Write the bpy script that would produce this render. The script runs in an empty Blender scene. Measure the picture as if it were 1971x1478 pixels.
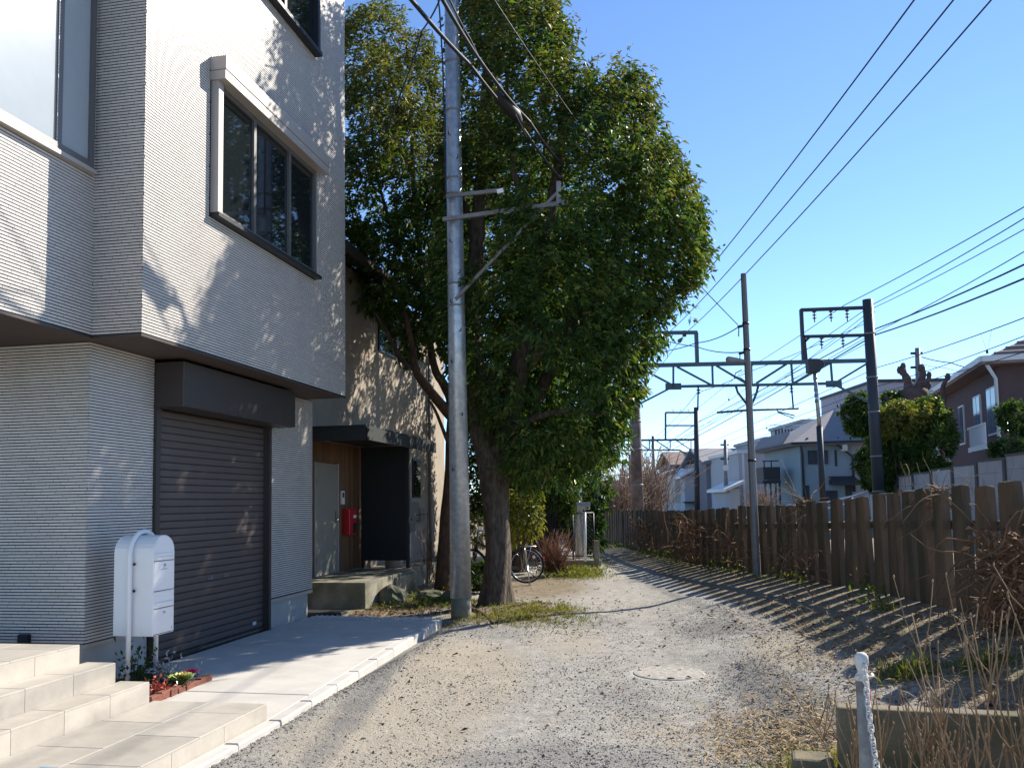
import bpy, math, random
import numpy as np
from mathutils import Vector, Matrix, noise as mnoise

random.seed(7)
RNG = np.random.default_rng(11)
R = math.radians
scene = bpy.context.scene
COL = scene.collection

# ------------------------------------------------------------------ camera
IMG_W, IMG_H = 1971.0, 1478.0
FOC = 1650.0                      # focal length in photo pixels
PX0, PY0 = 985.5, 844.0           # principal point in the photo
PITCH, ROLL = R(4.26), R(0.95)
EYE = Vector((0.0, 0.0, 1.6))
cF = Vector((0, math.cos(PITCH), math.sin(PITCH)))
r0 = Vector((1, 0, 0))
u0 = r0.cross(cF)
cU = u0 * math.cos(ROLL) + r0 * math.sin(ROLL)
cR = r0 * math.cos(ROLL) - u0 * math.sin(ROLL)
cam_data = bpy.data.cameras.new('camera')
cam = bpy.data.objects.new('camera', cam_data)
COL.objects.link(cam)
m = Matrix((cR, cU, -cF)).transposed().to_4x4()
m.translation = EYE
cam.matrix_world = m
cam_data.sensor_fit = 'HORIZONTAL'
cam_data.sensor_width = 36.0
cam_data.lens = 36.0 * FOC / IMG_W
cam_data.shift_x = 0.0
cam_data.shift_y = (PY0 - IMG_H / 2) / IMG_W
cam_data.clip_start = 0.05
cam_data.clip_end = 3000
scene.camera = cam

# ------------------------------------------------------------------ daylight
SUN_AZ = math.atan2(0.775, 0.632)          # clockwise from +Y
SUN_EL = R(34.5)
SUNV = Vector((math.sin(SUN_AZ) * math.cos(SUN_EL), math.cos(SUN_AZ) * math.cos(SUN_EL), math.sin(SUN_EL)))
world = bpy.data.worlds.new('World')
scene.world = world
world.use_nodes = True
wn = world.node_tree
wn.nodes.clear()
sky = wn.nodes.new('ShaderNodeTexSky')
sky.sky_type = 'NISHITA'
sky.sun_disc = False
sky.sun_elevation = SUN_EL
sky.sun_rotation = SUN_AZ
sky.altitude = 50
sky.air_density = 0.7
sky.dust_density = 0.0
sky.ozone_density = 5.0
bg = wn.nodes.new('ShaderNodeBackground')
bg.inputs['Strength'].default_value = 0.132
wo = wn.nodes.new('ShaderNodeOutputWorld')
wn.links.new(sky.outputs[0], bg.inputs[0])
wn.links.new(bg.outputs[0], wo.inputs[0])
sl = bpy.data.lights.new('sun', 'SUN')
sl.energy = 4.6
sl.angle = R(0.53)
sl.color = (1.0, 0.93, 0.82)
sun = bpy.data.objects.new('sun', sl)
COL.objects.link(sun)
sun.rotation_euler = SUNV.to_track_quat('Z', 'Y').to_euler()
sun.location = (20, 16, 30)
vs = scene.view_settings
scene.display_settings.display_device = 'sRGB'
vs.view_transform = 'Standard'
vs.look = 'None'
vs.gamma = 1.0
vs.use_curve_mapping = False
vs.exposure = 1.0
scene.cycles.max_bounces = 5
scene.cycles.diffuse_bounces = 3
scene.cycles.glossy_bounces = 2
scene.cycles.transmission_bounces = 2
scene.cycles.transparent_max_bounces = 8

# ------------------------------------------------------------------ photo geometry helpers
def ray(x, y):
    return cF + cR * ((x - PX0) / FOC) - cU * ((y - PY0) / FOC)

def G(x, y, z=0.0):
    """point at height z seen at photo pixel x, y"""
    d = ray(x, y)
    return EYE + d * ((z - EYE.z) / d.z)

def D(x, y, Y):
    """point at depth Y seen at photo pixel x, y"""
    d = ray(x, y)
    return EYE + d * (Y / d.y)

def XP(px, Y):
    return D(px, 955, Y).x

def ZP(px, py, Y):
    return D(px, py, Y).z

def proj(p):
    v = Vector(p) - EYE
    k = v.dot(cF)
    return PX0 + FOC * v.dot(cR) / k, PY0 - FOC * v.dot(cU) / k

# ------------------------------------------------------------------ materials
def _nd(nt, t, **kw):
    n = nt.nodes.new(t)
    for k, v in kw.items():
        setattr(n, k, v)
    return n

def mat(name, col, rough=0.7, metal=0.0, var=0.0, vscale=6.0, col2=None, mixscale=3.0, mixlo=0.4, mixhi=0.6,
        bump=0.0, bscale=60.0, spec=0.4, rnd=0.0, island=0.0, trans=0.0, stretch=(1, 1, 1), grain=0.0, gscale=300.0, coat=0.0):
    m = bpy.data.materials.new(name)
    m.use_nodes = True
    nt = m.node_tree
    b = nt.nodes['Principled BSDF']
    L = nt.links.new
    b.inputs['Roughness'].default_value = rough
    b.inputs['Metallic'].default_value = metal
    b.inputs['Specular IOR Level'].default_value = spec
    if coat:
        b.inputs['Coat Weight'].default_value = coat
    geo = _nd(nt, 'ShaderNodeNewGeometry')
    vm = _nd(nt, 'ShaderNodeVectorMath', operation='MULTIPLY')
    vm.inputs[1].default_value = stretch
    L(geo.outputs['Position'], vm.inputs[0])
    pos = vm.outputs[0]
    cur = _nd(nt, 'ShaderNodeRGB')
    cur.outputs[0].default_value = (*col, 1)
    out = cur.outputs[0]
    if col2 is not None:
        nz = _nd(nt, 'ShaderNodeTexNoise')
        nz.inputs['Scale'].default_value = mixscale
        nz.inputs['Detail'].default_value = 6
        L(pos, nz.inputs['Vector'])
        mr = _nd(nt, 'ShaderNodeMapRange')
        mr.inputs[1].default_value = mixlo
        mr.inputs[2].default_value = mixhi
        L(nz.outputs[0], mr.inputs[0])
        mx = _nd(nt, 'ShaderNodeMixRGB')
        mx.inputs[2].default_value = (*col2, 1)
        L(mr.outputs[0], mx.inputs[0])
        L(out, mx.inputs[1])
        out = mx.outputs[0]
    fac = None
    def addfac(sock, amt):
        nonlocal fac
        mr = _nd(nt, 'ShaderNodeMapRange')
        mr.inputs[3].default_value = 1 - amt
        mr.inputs[4].default_value = 1 + amt
        L(sock, mr.inputs[0])
        if fac is None:
            fac = mr.outputs[0]
        else:
            mm = _nd(nt, 'ShaderNodeMath', operation='MULTIPLY')
            L(fac, mm.inputs[0])
            L(mr.outputs[0], mm.inputs[1])
            fac = mm.outputs[0]
    if var:
        nz = _nd(nt, 'ShaderNodeTexNoise')
        nz.inputs['Scale'].default_value = vscale
        nz.inputs['Detail'].default_value = 8
        nz.inputs['Roughness'].default_value = 0.65
        L(pos, nz.inputs['Vector'])
        mr0 = _nd(nt, 'ShaderNodeMapRange')
        mr0.inputs[1].default_value = 0.25
        mr0.inputs[2].default_value = 0.75
        L(nz.outputs[0], mr0.inputs[0])
        addfac(mr0.outputs[0], var)
    if grain:
        nz = _nd(nt, 'ShaderNodeTexNoise')
        nz.inputs['Scale'].default_value = gscale
        nz.inputs['Detail'].default_value = 3
        L(pos, nz.inputs['Vector'])
        mr0 = _nd(nt, 'ShaderNodeMapRange')
        mr0.inputs[1].default_value = 0.25
        mr0.inputs[2].default_value = 0.75
        L(nz.outputs[0], mr0.inputs[0])
        addfac(mr0.outputs[0], grain)
    if rnd:
        oi = _nd(nt, 'ShaderNodeObjectInfo')
        addfac(oi.outputs['Random'], rnd)
    if island:
        addfac(geo.outputs['Random Per Island'], island)
    if fac is not None:
        vmm = _nd(nt, 'ShaderNodeVectorMath', operation='SCALE')
        L(out, vmm.inputs[0])
        L(fac, vmm.inputs['Scale'])
        out = vmm.outputs[0]
    L(out, b.inputs['Base Color'])
    if bump:
        nz = _nd(nt, 'ShaderNodeTexNoise')
        nz.inputs['Scale'].default_value = bscale
        nz.inputs['Detail'].default_value = 6
        L(pos, nz.inputs['Vector'])
        bp = _nd(nt, 'ShaderNodeBump')
        bp.inputs['Strength'].default_value = bump
        bp.inputs['Distance'].default_value = 0.02
        L(nz.outputs[0], bp.inputs['Height'])
        L(bp.outputs[0], b.inputs['Normal'])
    return m

def leafmat(name, ca, cb, cc=None, rough=0.5, trans=0.35, spec=0.22):
    """leaf colour varies leaf by leaf and bough by bough between ca, cb and cc"""
    m = bpy.data.materials.new(name)
    m.use_nodes = True
    nt = m.node_tree
    L = nt.links.new
    b = nt.nodes['Principled BSDF']
    out = nt.nodes['Material Output']
    geo = _nd(nt, 'ShaderNodeNewGeometry')
    nz = _nd(nt, 'ShaderNodeTexNoise')
    nz.inputs['Scale'].default_value = 1.1
    nz.inputs['Detail'].default_value = 2
    L(geo.outputs['Position'], nz.inputs['Vector'])
    ad = _nd(nt, 'ShaderNodeMath', operation='MULTIPLY_ADD')
    ad.inputs[1].default_value = 0.55
    L(geo.outputs['Random Per Island'], ad.inputs[0])
    ms = _nd(nt, 'ShaderNodeMath', operation='MULTIPLY')
    ms.inputs[1].default_value = 0.55
    L(nz.outputs[0], ms.inputs[0])
    L(ms.outputs[0], ad.inputs[2])
    cr = _nd(nt, 'ShaderNodeValToRGB')
    cr.color_ramp.elements[0].position = 0.18
    cr.color_ramp.elements[0].color = (*ca, 1)
    cr.color_ramp.elements[1].position = 0.62
    cr.color_ramp.elements[1].color = (*cb, 1)
    if cc:
        e = cr.color_ramp.elements.new(0.84)
        e.color = (*cc, 1)
    L(ad.outputs[0], cr.inputs[0])
    L(cr.outputs[0], b.inputs['Base Color'])
    b.inputs['Roughness'].default_value = rough
    b.inputs['Specular IOR Level'].default_value = spec
    tr = _nd(nt, 'ShaderNodeBsdfTranslucent')
    sc = _nd(nt, 'ShaderNodeVectorMath', operation='MULTIPLY')
    sc.inputs[1].default_value = (1.9, 1.9, 0.7)
    L(cr.outputs[0], sc.inputs[0])
    L(sc.outputs[0], tr.inputs[0])
    mx = _nd(nt, 'ShaderNodeMixShader')
    mx.inputs[0].default_value = trans
    L(b.outputs[0], mx.inputs[1])
    L(tr.outputs[0], mx.inputs[2])
    L(mx.outputs[0], out.inputs[0])
    return m

# ------------------------------------------------------------------ objects
def wmat(o):
    return (wmat(o.parent) @ o.matrix_basis) if o.parent else o.matrix_basis.copy()

def tag(o, label=None, cat=None, group=None, kind=None):
    if label: o['label'] = label
    if cat: o['category'] = cat
    if group: o['group'] = group
    if kind: o['kind'] = kind
    return o

def thing(name, label, cat, loc=(0, 0, 0), rz=0.0, group=None):
    o = bpy.data.objects.new(name, None)
    o.empty_display_size = 0.2
    COL.objects.link(o)
    o.location = loc
    o.rotation_euler = (0, 0, rz)
    return tag(o, label, cat, group)

class MB:
    """collects shapes in world coordinates; build() links them as one mesh object"""
    def __init__(s):
        s.v, s.f, s.sm = [], [], []
    def add(s, vs, fs, smooth=False):
        k = len(s.v)
        s.v.extend([tuple(p) for p in vs])
        s.f.extend([tuple(i + k for i in f) for f in fs])
        s.sm.extend([smooth] * len(fs))
        return s
    def hexa(s, p):
        """p: 8 corners, bottom ring then top ring, both counter-clockwise"""
        return s.add(p, [(3, 2, 1, 0), (4, 5, 6, 7), (0, 1, 5, 4), (1, 2, 6, 5), (2, 3, 7, 6), (3, 0, 4, 7)])
    def box(s, x0, x1, y0, y1, z0, z1):
        return s.hexa([(x0, y0, z0), (x1, y0, z0), (x1, y1, z0), (x0, y1, z0), (x0, y0, z1), (x1, y0, z1), (x1, y1, z1), (x0, y1, z1)])
    def bar(s, p, q, w, h, up=(0, 0, 1), w2=None, h2=None):
        p, q, up = Vector(p), Vector(q), Vector(up)
        d = (q - p).normalized()
        a = d.cross(up)
        if a.length < 1e-4:
            a = d.cross(Vector((1, 0, 0)))
        a.normalize()
        b = a.cross(d).normalized()
        w2 = w if w2 is None else w2
        h2 = h if h2 is None else h2
        c = []
        for (P, ww, hh) in ((p, w, h), (q, w2, h2)):
            c += [P - a * ww / 2 - b * hh / 2, P + a * ww / 2 - b * hh / 2, P + a * ww / 2 + b * hh / 2, P - a * ww / 2 + b * hh / 2]
        return s.hexa(c)
    def tube(s, pts, rad, n=8, caps=True, smooth=True):
        pts = [Vector(p) for p in pts]
        if not hasattr(rad, '__len__'):
            rad = [rad] * len(pts)
        k = len(s.v)
        prev = None
        N = len(pts)
        for i, p in enumerate(pts):
            t = (pts[min(i + 1, N - 1)] - pts[max(i - 1, 0)])
            t = t.normalized() if t.length > 1e-9 else Vector((0, 0, 1))
            if prev is None:
                a = t.cross(Vector((0, 0, 1)))
                if a.length < 0.05:
                    a = t.cross(Vector((1, 0, 0)))
            else:
                a = prev - t * prev.dot(t)
                if a.length < 1e-5:
                    a = t.orthogonal()
            a.normalize()
            prev = a
            b = t.cross(a)
            for j in range(n):
                an = 2 * math.pi * j / n
                s.v.append(tuple(p + (a * math.cos(an) + b * math.sin(an)) * rad[i]))
        for i in range(N - 1):
            for j in range(n):
                j2 = (j + 1) % n
                s.f.append((k + i * n + j, k + i * n + j2, k + (i + 1) * n + j2, k + (i + 1) * n + j))
                s.sm.append(smooth)
        if caps:
            s.f.append(tuple(k + j for j in range(n))[::-1])
            s.f.append(tuple(k + (N - 1) * n + j for j in range(n)))
            s.sm += [False, False]
        return s
    def cyl(s, p, q, r, n=12, r2=None):
        return s.tube([p, q], [r, r if r2 is None else r2], n)
    def lathe(s, c, prof, n=16, smooth=True):
        return s.tube([(c[0], c[1], c[2] + z) for r, z in prof], [max(r, 1e-4) for r, z in prof], n, True, smooth)
    def prism(s, poly, vec):
        """poly: list of 3d points, extruded along vec"""
        n = len(poly)
        vec = Vector(vec)
        vs = [Vector(p) for p in poly] + [Vector(p) + vec for p in poly]
        fs = [tuple(range(n))[::-1], tuple(range(n, 2 * n))]
        fs += [(i, (i + 1) % n, n + (i + 1) % n, n + i) for i in range(n)]
        return s.add(vs, fs)
    def build(s, name, m, parent=None, bevel=0.0, recalc=True):
        M = wmat(parent).inverted() if parent else None
        me = bpy.data.meshes.new(name)
        vv = [tuple(M @ Vector(p)) for p in s.v] if M else s.v
        me.from_pydata(vv, [], s.f)
        me.polygons.foreach_set('use_smooth', s.sm)
        if recalc and len(s.f) < 60000:
            import bmesh
            bm = bmesh.new()
            bm.from_mesh(me)
            bmesh.ops.recalc_face_normals(bm, faces=bm.faces)
            bm.to_mesh(me)
            bm.free()
        me.materials.append(m)
        o = bpy.data.objects.new(name, me)
        COL.objects.link(o)
        if parent:
            o.parent = parent
        if bevel:
            bv = o.modifiers.new('bevel', 'BEVEL')
            bv.width = bevel
            bv.segments = 2
            bv.limit_method = 'ANGLE'
        return o

def np_mesh(name, verts, quads, m, parent=None, smooth=False):
    """fast mesh from numpy arrays; faces all have the same corner count"""
    verts = np.asarray(verts, dtype=np.float32)
    if parent:
        M = np.array(wmat(parent).inverted())
        verts = verts @ M[:3, :3].T.astype(np.float32) + M[:3, 3].astype(np.float32)
    quads = np.asarray(quads, dtype=np.int32)
    nf, k = quads.shape
    me = bpy.data.meshes.new(name)
    me.vertices.add(len(verts))
    me.vertices.foreach_set('co', verts.ravel())
    me.loops.add(nf * k)
    me.loops.foreach_set('vertex_index', quads.ravel())
    me.polygons.add(nf)
    me.polygons.foreach_set('loop_start', np.arange(0, nf * k, k, dtype=np.int32))
    me.polygons.foreach_set('loop_total', np.full(nf, k, dtype=np.int32))
    me.polygons.foreach_set('use_smooth', np.full(nf, smooth, dtype=bool))
    me.update(calc_edges=True)
    me.materials.append(m)
    o = bpy.data.objects.new(name, me)
    COL.objects.link(o)
    if parent:
        o.parent = parent
    return o

class Fr:
    """a building's own frame: a runs along the front, b out of it, z up"""
    def __init__(s, o, ux):
        s.o = Vector((o[0], o[1], 0))
        s.ux = Vector((ux[0], ux[1], 0)).normalized()
        s.uy = Vector((s.ux.y, -s.ux.x, 0))
    def p(s, a, b, z):
        return s.o + s.ux * a + s.uy * b + Vector((0, 0, z))
    def box(s, mb, a0, a1, b0, b1, z0, z1):
        return mb.hexa([s.p(a0, b0, z0), s.p(a1, b0, z0), s.p(a1, b1, z0), s.p(a0, b1, z0),
                        s.p(a0, b0, z1), s.p(a1, b0, z1), s.p(a1, b1, z1), s.p(a0, b1, z1)])
    def ang(s):
        return math.atan2(s.ux.y, s.ux.x)

def lerp_tab(tab, y):
    xs = [t[0] for t in tab]
    return float(np.interp(y, xs, [t[1] for t in tab]))

def pieces(name, mesh, mats, parent):
    """objects that share one mesh, placed by matrices given in world space"""
    inv = wmat(parent).inverted()
    out = []
    for M in mats:
        o = bpy.data.objects.new(name, mesh)
        COL.objects.link(o)
        o.parent = parent
        o.matrix_basis = inv @ M
        out.append(o)
    return out

def box_mesh(name, x0, x1, y0, y1, z0, z1, m, bev=0.0):
    me = bpy.data.meshes.new(name)
    t = MB().box(x0, x1, y0, y1, z0, z1)
    if bev:
        x0b, x1b, y0b, y1b = x0 + bev, x1 - bev, y0 + bev, y1 - bev
        t = MB()
        v = [(x0, y0, z0), (x1, y0, z0), (x1, y1, z0), (x0, y1, z0),
             (x0, y0, z1 - bev), (x1, y0, z1 - bev), (x1, y1, z1 - bev), (x0, y1, z1 - bev),
             (x0b, y0b, z1), (x1b, y0b, z1), (x1b, y1b, z1), (x0b, y1b, z1)]
        f = [(3, 2, 1, 0), (8, 9, 10, 11)]
        for k in (0, 4):
            f += [(k + 0, k + 1, k + 5, k + 4), (k + 1, k + 2, k + 6, k + 5), (k + 2, k + 3, k + 7, k + 6), (k + 3, k + 0, k + 4, k + 7)]
        t.add(v, f)
    me.from_pydata(t.v, [], t.f)
    me.materials.append(m)
    return me

def frame_mat(o, ux, uy, uz=Vector((0, 0, 1))):
    M = Matrix((ux, uy, uz)).transposed().to_4x4()
    M.translation = o
    return M

# ------------------------------------------------------------------ terrain
FENCE_X = [(-6, 4.35), (4, 4.3), (8, 4.28), (10.5, 4.5), (13.6, 4.45), (15, 4.36), (19, 3.98), (24, 3.72), (30, 3.5), (36, 3.1), (44, 2.0)]
FENCE_Z = [(-6, 0.5), (6, 0.5), (8, 0.5), (10.5, 0.44), (13.6, 0.33), (19, 0.19), (30, 0.06), (44, 0.0)]
HOUSE_O = Vector((-3.729, 7.522, 0))
HOUSE_U = Vector((0.186, 0.983, 0))
HF = Fr(HOUSE_O, HOUSE_U)
WALL_A, WALL_B = Vector((1.72, 4.70, 0)), Vector((4.6, 3.86, 0))     # little retaining wall, near right
WALL_D = (WALL_B - WALL_A).normalized()
WALL_N = Vector((WALL_D.y, -WALL_D.x, 0))                            # towards the camera

def smooth(t):
    t = max(0.0, min(1.0, t))
    return t * t * (3 - 2 * t)

def ground_z(x, y):
    fx, fz = lerp_tab(FENCE_X, y), lerp_tab(FENCE_Z, y)
    wid = 1.3 + 1.6 * smooth((22 - y) / 14)
    tq = max(0.0, min(1.0, (x - (fx - wid)) / wid))
    b = fz * (0.75 * tq + 0.25 * smooth(tq))
    if x > fx + 1.0:
        b = fz + (0.35 - fz) * smooth((x - fx - 1.0) / 4)
    # the bank stops at the retaining wall
    if y < 7 and x > 0.5:
        dist = (Vector((x, y, 0)) - WALL_A).dot(WALL_N)
        side = (Vector((x, y, 0)) - WALL_A).dot(WALL_D)
        if side > -0.02:
            if dist > -0.05:
                b = 0.0
            else:
                b = max(b, 0.36 * smooth((side + 0.1) / 1.3) * smooth((1.6 + dist) / 1.2))
        elif dist > -0.9:
            b *= smooth((-dist) / 0.9)
    far = smooth((60 - max(abs(x), y)) / 30)
    nz = mnoise.noise(Vector((x * 0.55, y * 0.55, 3.1))) * 0.022 + mnoise.noise(Vector((x * 2.1, y * 2.1, 7.7))) * 0.009 + mnoise.noise(Vector((x * 6.5, y * 6.5, 1.7))) * 0.005
    # grassy mound round the big tree
    md = math.hypot((x - 0.05) / 1.1, (y - 12.4) / 1.5)
    mound = 0.07 * smooth(1.25 - md)
    # keep the dirt below the concrete apron and its kerb
    q = Vector((x, y, 0)) - HOUSE_O
    a, o = q.dot(HF.ux), q.dot(HF.uy)
    if -6 < a < 4.75 and o < 2.5:
        nz = nz * (0.2 + 0.8 * smooth((o - 2.2) / 0.3)) - 0.015 * smooth((2.4 - o) / 0.2) - 0.05 * smooth((2.15 - o) / 0.3)
        mound *= smooth((o - 1.9) / 0.5)
        nz += 0.036 * smooth((o - 2.1) / 0.12)
    if -6 < a < 4.75 and 2.5 <= o < 3.1:
        nz += 0.036 * smooth((3.1 - o) / 0.6)
    # the manhole sits level
    mk = smooth(1.6 - math.hypot(x - 1.40, y - 8.0) / 0.6)
    return b * (1 - mk) + (nz + mound) * far * (1 - mk)

def axis(parts):
    out = []
    for a, b, st in parts:
        n = max(1, int(round((b - a) / st)))
        out += [a + (b - a) * i / n for i in range(n)]
    out.append(parts[-1][1])
    return out

gx = axis([(-900, -300, 300), (-300, -60, 80), (-60, -14, 12), (-14, -5, 1.0), (-5, 5.2, 0.11), (5.2, 10, 0.8), (10, 40, 6), (40, 200, 40), (200, 900, 350)])
gy = axis([(-60, -8, 13), (-8, 2.6, 0.7), (2.6, 16, 0.11), (16, 30, 0.3), (30, 50, 1.0), (50, 110, 10), (110, 400, 90), (400, 1600, 400)])
nx, ny = len(gx), len(gy)
gv = np.array([(x, y, ground_z(x, y)) for y in gy for x in gx], dtype=np.float32)
idx = np.arange(nx * ny).reshape(ny, nx)
gq = np.stack([idx[:-1, :-1], idx[:-1, 1:], idx[1:, 1:], idx[1:, :-1]], axis=-1).reshape(-1, 4)

# ground material: pale trodden dirt, grey crushed stone, darker loose gravel, mossy earth; zones are real surfaces of the lane
gm = bpy.data.materials.new('lane_gravel_and_dirt')
gm.use_nodes = True
nt = gm.node_tree
L = nt.links.new
bs = nt.nodes['Principled BSDF']
bs.inputs['Roughness'].default_value = 0.95
bs.inputs['Specular IOR Level'].default_value = 0.15
geo = _nd(nt, 'ShaderNodeNewGeometry')
def gnoise(scale, detail=5, rough=0.6):
    n = _nd(nt, 'ShaderNodeTexNoise')
    n.inputs['Scale'].default_value = scale
    n.inputs['Detail'].default_value = detail
    n.inputs['Roughness'].default_value = rough
    L(geo.outputs['Position'], n.inputs['Vector'])
    return n.outputs[0]
def grange(s, lo, hi, a=0.0, b=1.0):
    n = _nd(nt, 'ShaderNodeMapRange')
    n.inputs[1].default_value, n.inputs[2].default_value, n.inputs[3].default_value, n.inputs[4].default_value = lo, hi, a, b
    L(s, n.inputs[0])
    return n.outputs[0]
def gmix(f, a, b, mode='MIX'):
    n = _nd(nt, 'ShaderNodeMixRGB', blend_type=mode)
    for i, s in ((0, f), (1, a), (2, b)):
        if isinstance(s, (tuple, list)):
            n.inputs[i].default_value = (*s, 1)
        elif isinstance(s, (int, float)):
            n.inputs[i].default_value = s
        else:
            L(s, n.inputs[i])
    return n.outputs[0]
zone = _nd(nt, 'ShaderNodeAttribute', attribute_name='zone')
sep = _nd(nt, 'ShaderNodeSeparateColor')
L(zone.outputs['Color'], sep.inputs[0])
zdirt, zsoil, zdark = sep.outputs[0], sep.outputs[1], sep.outputs[2]
grey = gmix(grange(gnoise(7, 6, 0.7), 0.38, 0.62), (0.30, 0.282, 0.25), (0.43, 0.405, 0.36))
grey = gmix(grange(gnoise(85, 4, 0.7), 0.57, 0.66, 0, 0.75), grey, (0.13, 0.122, 0.11))
grey = gmix(grange(gnoise(60, 3, 0.6), 0.62, 0.68, 0, 0.5), grey, (0.52, 0.49, 0.45))
dirt = gmix(grange(gnoise(3.0, 6, 0.65), 0.35, 0.65), (0.425, 0.375, 0.30), (0.355, 0.315, 0.25))
dirt = gmix(grange(gnoise(110, 3, 0.6), 0.62, 0.7, 0, 0.6), dirt, (0.16, 0.13, 0.10))
soil = gmix(grange(gnoise(5, 6, 0.7), 0.35, 0.65), (0.17, 0.13, 0.088), (0.30, 0.24, 0.165))
soil = gmix(grange(gnoise(1.7, 5, 0.6), 0.52, 0.68, 0, 0.6), soil, (0.15, 0.155, 0.07))
dark = gmix(grange(gnoise(120, 3, 0.6), 0.4, 0.6), (0.14, 0.135, 0.128), (0.29, 0.275, 0.25))
def zmix(z, wob, a, b):
    ad = _nd(nt, 'ShaderNodeMath', operation='MULTIPLY_ADD')
    L(gnoise(2.4, 6, 0.7), ad.inputs[0])
    ad.inputs[1].default_value = wob
    L(z, ad.inputs[2])
    return gmix(grange(ad.outputs[0], 0.5 + wob * 0.5 - 0.22, 0.5 + wob * 0.5 + 0.22), a, b)
c = zmix(zdirt, 0.9, grey, dirt)
c = zmix(zdark, 1.0, c, dark)
c = zmix(zsoil, 0.7, c, soil)
L(c, bs.inputs['Base Color'])
bp = _nd(nt, 'ShaderNodeBump')
bp.inputs['Strength'].default_value = 1.0
bp.inputs['Distance'].default_value = 0.02
hh = _nd(nt, 'ShaderNodeMath', operation='MULTIPLY_ADD')
L(gnoise(95, 4, 0.7), hh.inputs[0])
hh.inputs[1].default_value = 0.6
L(gnoise(28, 5, 0.6), hh.inputs[2])
L(hh.outputs[0], bp.inputs['Height'])
L(bp.outputs[0], bs.inputs['Normal'])

ground = np_mesh('ground', gv, gq, gm, smooth=True)
tag(ground, kind='structure')
ca = ground.data.color_attributes.new('zone', 'FLOAT_COLOR', 'POINT')
def bumpf(x, y, cx, cy, rx, ry):
    return smooth(1.35 - math.hypot((x - cx) / rx, (y - cy) / ry))
zc = []
for p in gv:
    x, y = float(p[0]), float(p[1])
    fx = lerp_tab(FENCE_X, y)
    # pale dirt at the left of the lane and along its right-hand rut
    dirt_ = max(bumpf(x, y, -0.55, 8.2, 0.75, 2.2), 0.85 * bumpf(x, y, -0.9, 6.2, 0.8, 1.6), 0.5 * bumpf(x, y, 0.9, 6.3, 0.5, 0.8), 0.55 * bumpf(x, y, 0.6, 10, 0.6, 1.6), 0.8 * bumpf(x, y, 2.6, 8.2, 0.5, 1.2))
    q = Vector((x, y, 0)) - HOUSE_O
    a, o = q.dot(HF.ux), q.dot(HF.uy)
    soil_ = 0.0
    soil_ = max(soil_, smooth((x - (fx - 1.75 + 0.5 * smooth((y - 14) / 6))) / 0.6))           # bank under the fence
    soil_ = max(soil_, smooth((a - 4.6) / 0.4) * smooth((1.75 - o) / 0.9) if a > 4.4 else 0)      # garden strip by the old house
    soil_ = max(soil_, 0.9 * bumpf(x, y, -0.1, 12.6, 1.0, 1.7))                                   # round the tree
    soil_ = max(soil_, 0.75 * bumpf(x, y, 0.4, 16.5, 1.3, 3.0))
    dark_ = max(0.9 * bumpf(x, y, 2.0, 6.6, 0.35, 1.6), 0.55 * bumpf(x, y, 0.35, 5.4, 1.1, 0.7), 0.7 * bumpf(x, y, -1.25, 7.5, 0.2, 3.5),
                0.6 * bumpf(x, y, 2.3, 10.2, 0.5, 1.0), 0.5 * bumpf(x, y, -0.3, 10.6, 0.6, 0.6), 0.45 * bumpf(x, y, 0.9, 7.0, 0.5, 1.0), 0.4 * bumpf(x, y, 1.2, 11.5, 0.8, 1.2))
    if abs(x) > 14 or y > 60:
        soil_, dirt_, dark_ = 0.5, 0.0, 0.4
    zc.append((dirt_, soil_, dark_, 1.0))
ca.data.foreach_set('color', np.array(zc, dtype=np.float32).ravel())

# ------------------------------------------------------------------ shared materials
M = {}
M['tile'] = mat('glazed_wall_tile', (0.565, 0.525, 0.475), 0.35, var=0.07, vscale=3, stretch=(1, 1, 0.25), rnd=0.05, island=0.06, spec=0.45)
M['grout'] = mat('dark_joint_mortar', (0.02, 0.02, 0.023), 0.9, var=0.2)
M['concrete'] = mat('fair_concrete', (0.40, 0.385, 0.35), 0.85, var=0.12, vscale=3, grain=0.08, bump=0.12, bscale=90)
M['apron'] = mat('new_concrete_apron', (0.53, 0.505, 0.455), 0.85, col2=(0.46, 0.435, 0.39), mixscale=1.6, mixlo=0.45, mixhi=0.7, var=0.09, vscale=5, grain=0.06, gscale=220, bump=0.08, bscale=160)
M['kerb'] = mat('kerb_concrete', (0.50, 0.475, 0.43), 0.85, var=0.12, vscale=7, grain=0.1, rnd=0.06, bump=0.1, bscale=110)
M['stonetile'] = mat('beige_porcelain_tile', (0.45, 0.41, 0.345), 0.6, col2=(0.38, 0.345, 0.29), mixscale=2.5, mixlo=0.48, mixhi=0.7, var=0.10, vscale=9, rnd=0.09, bump=0.05, bscale=50)
M['bronze'] = mat('dark_bronze_metal', (0.06, 0.049, 0.045), 0.45, metal=0.35, var=0.1, spec=0.5)
M['slat'] = mat('shutter_slat_metal', (0.115, 0.092, 0.083), 0.45, metal=0.3, rnd=0.06, var=0.06, spec=0.5)
M['soffit'] = mat('brown_soffit_board', (0.075, 0.055, 0.048), 0.7, var=0.1)
M['beige_metal'] = mat('beige_aluminium', (0.42, 0.38, 0.345), 0.45, metal=0.2, var=0.05)
M['frame'] = mat('grey_window_frame', (0.16, 0.155, 0.15), 0.4, metal=0.4)
M['frame_dark'] = mat('dark_window_frame', (0.03, 0.03, 0.034), 0.4, metal=0.3)
M['glass'] = mat('dark_window_glass', (0.012, 0.016, 0.018), 0.03, spec=0.9)
M['curtain_glass'] = mat('glass_over_white_blind', (0.36, 0.39, 0.40), 0.15, spec=0.7, var=0.04, vscale=5)
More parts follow.
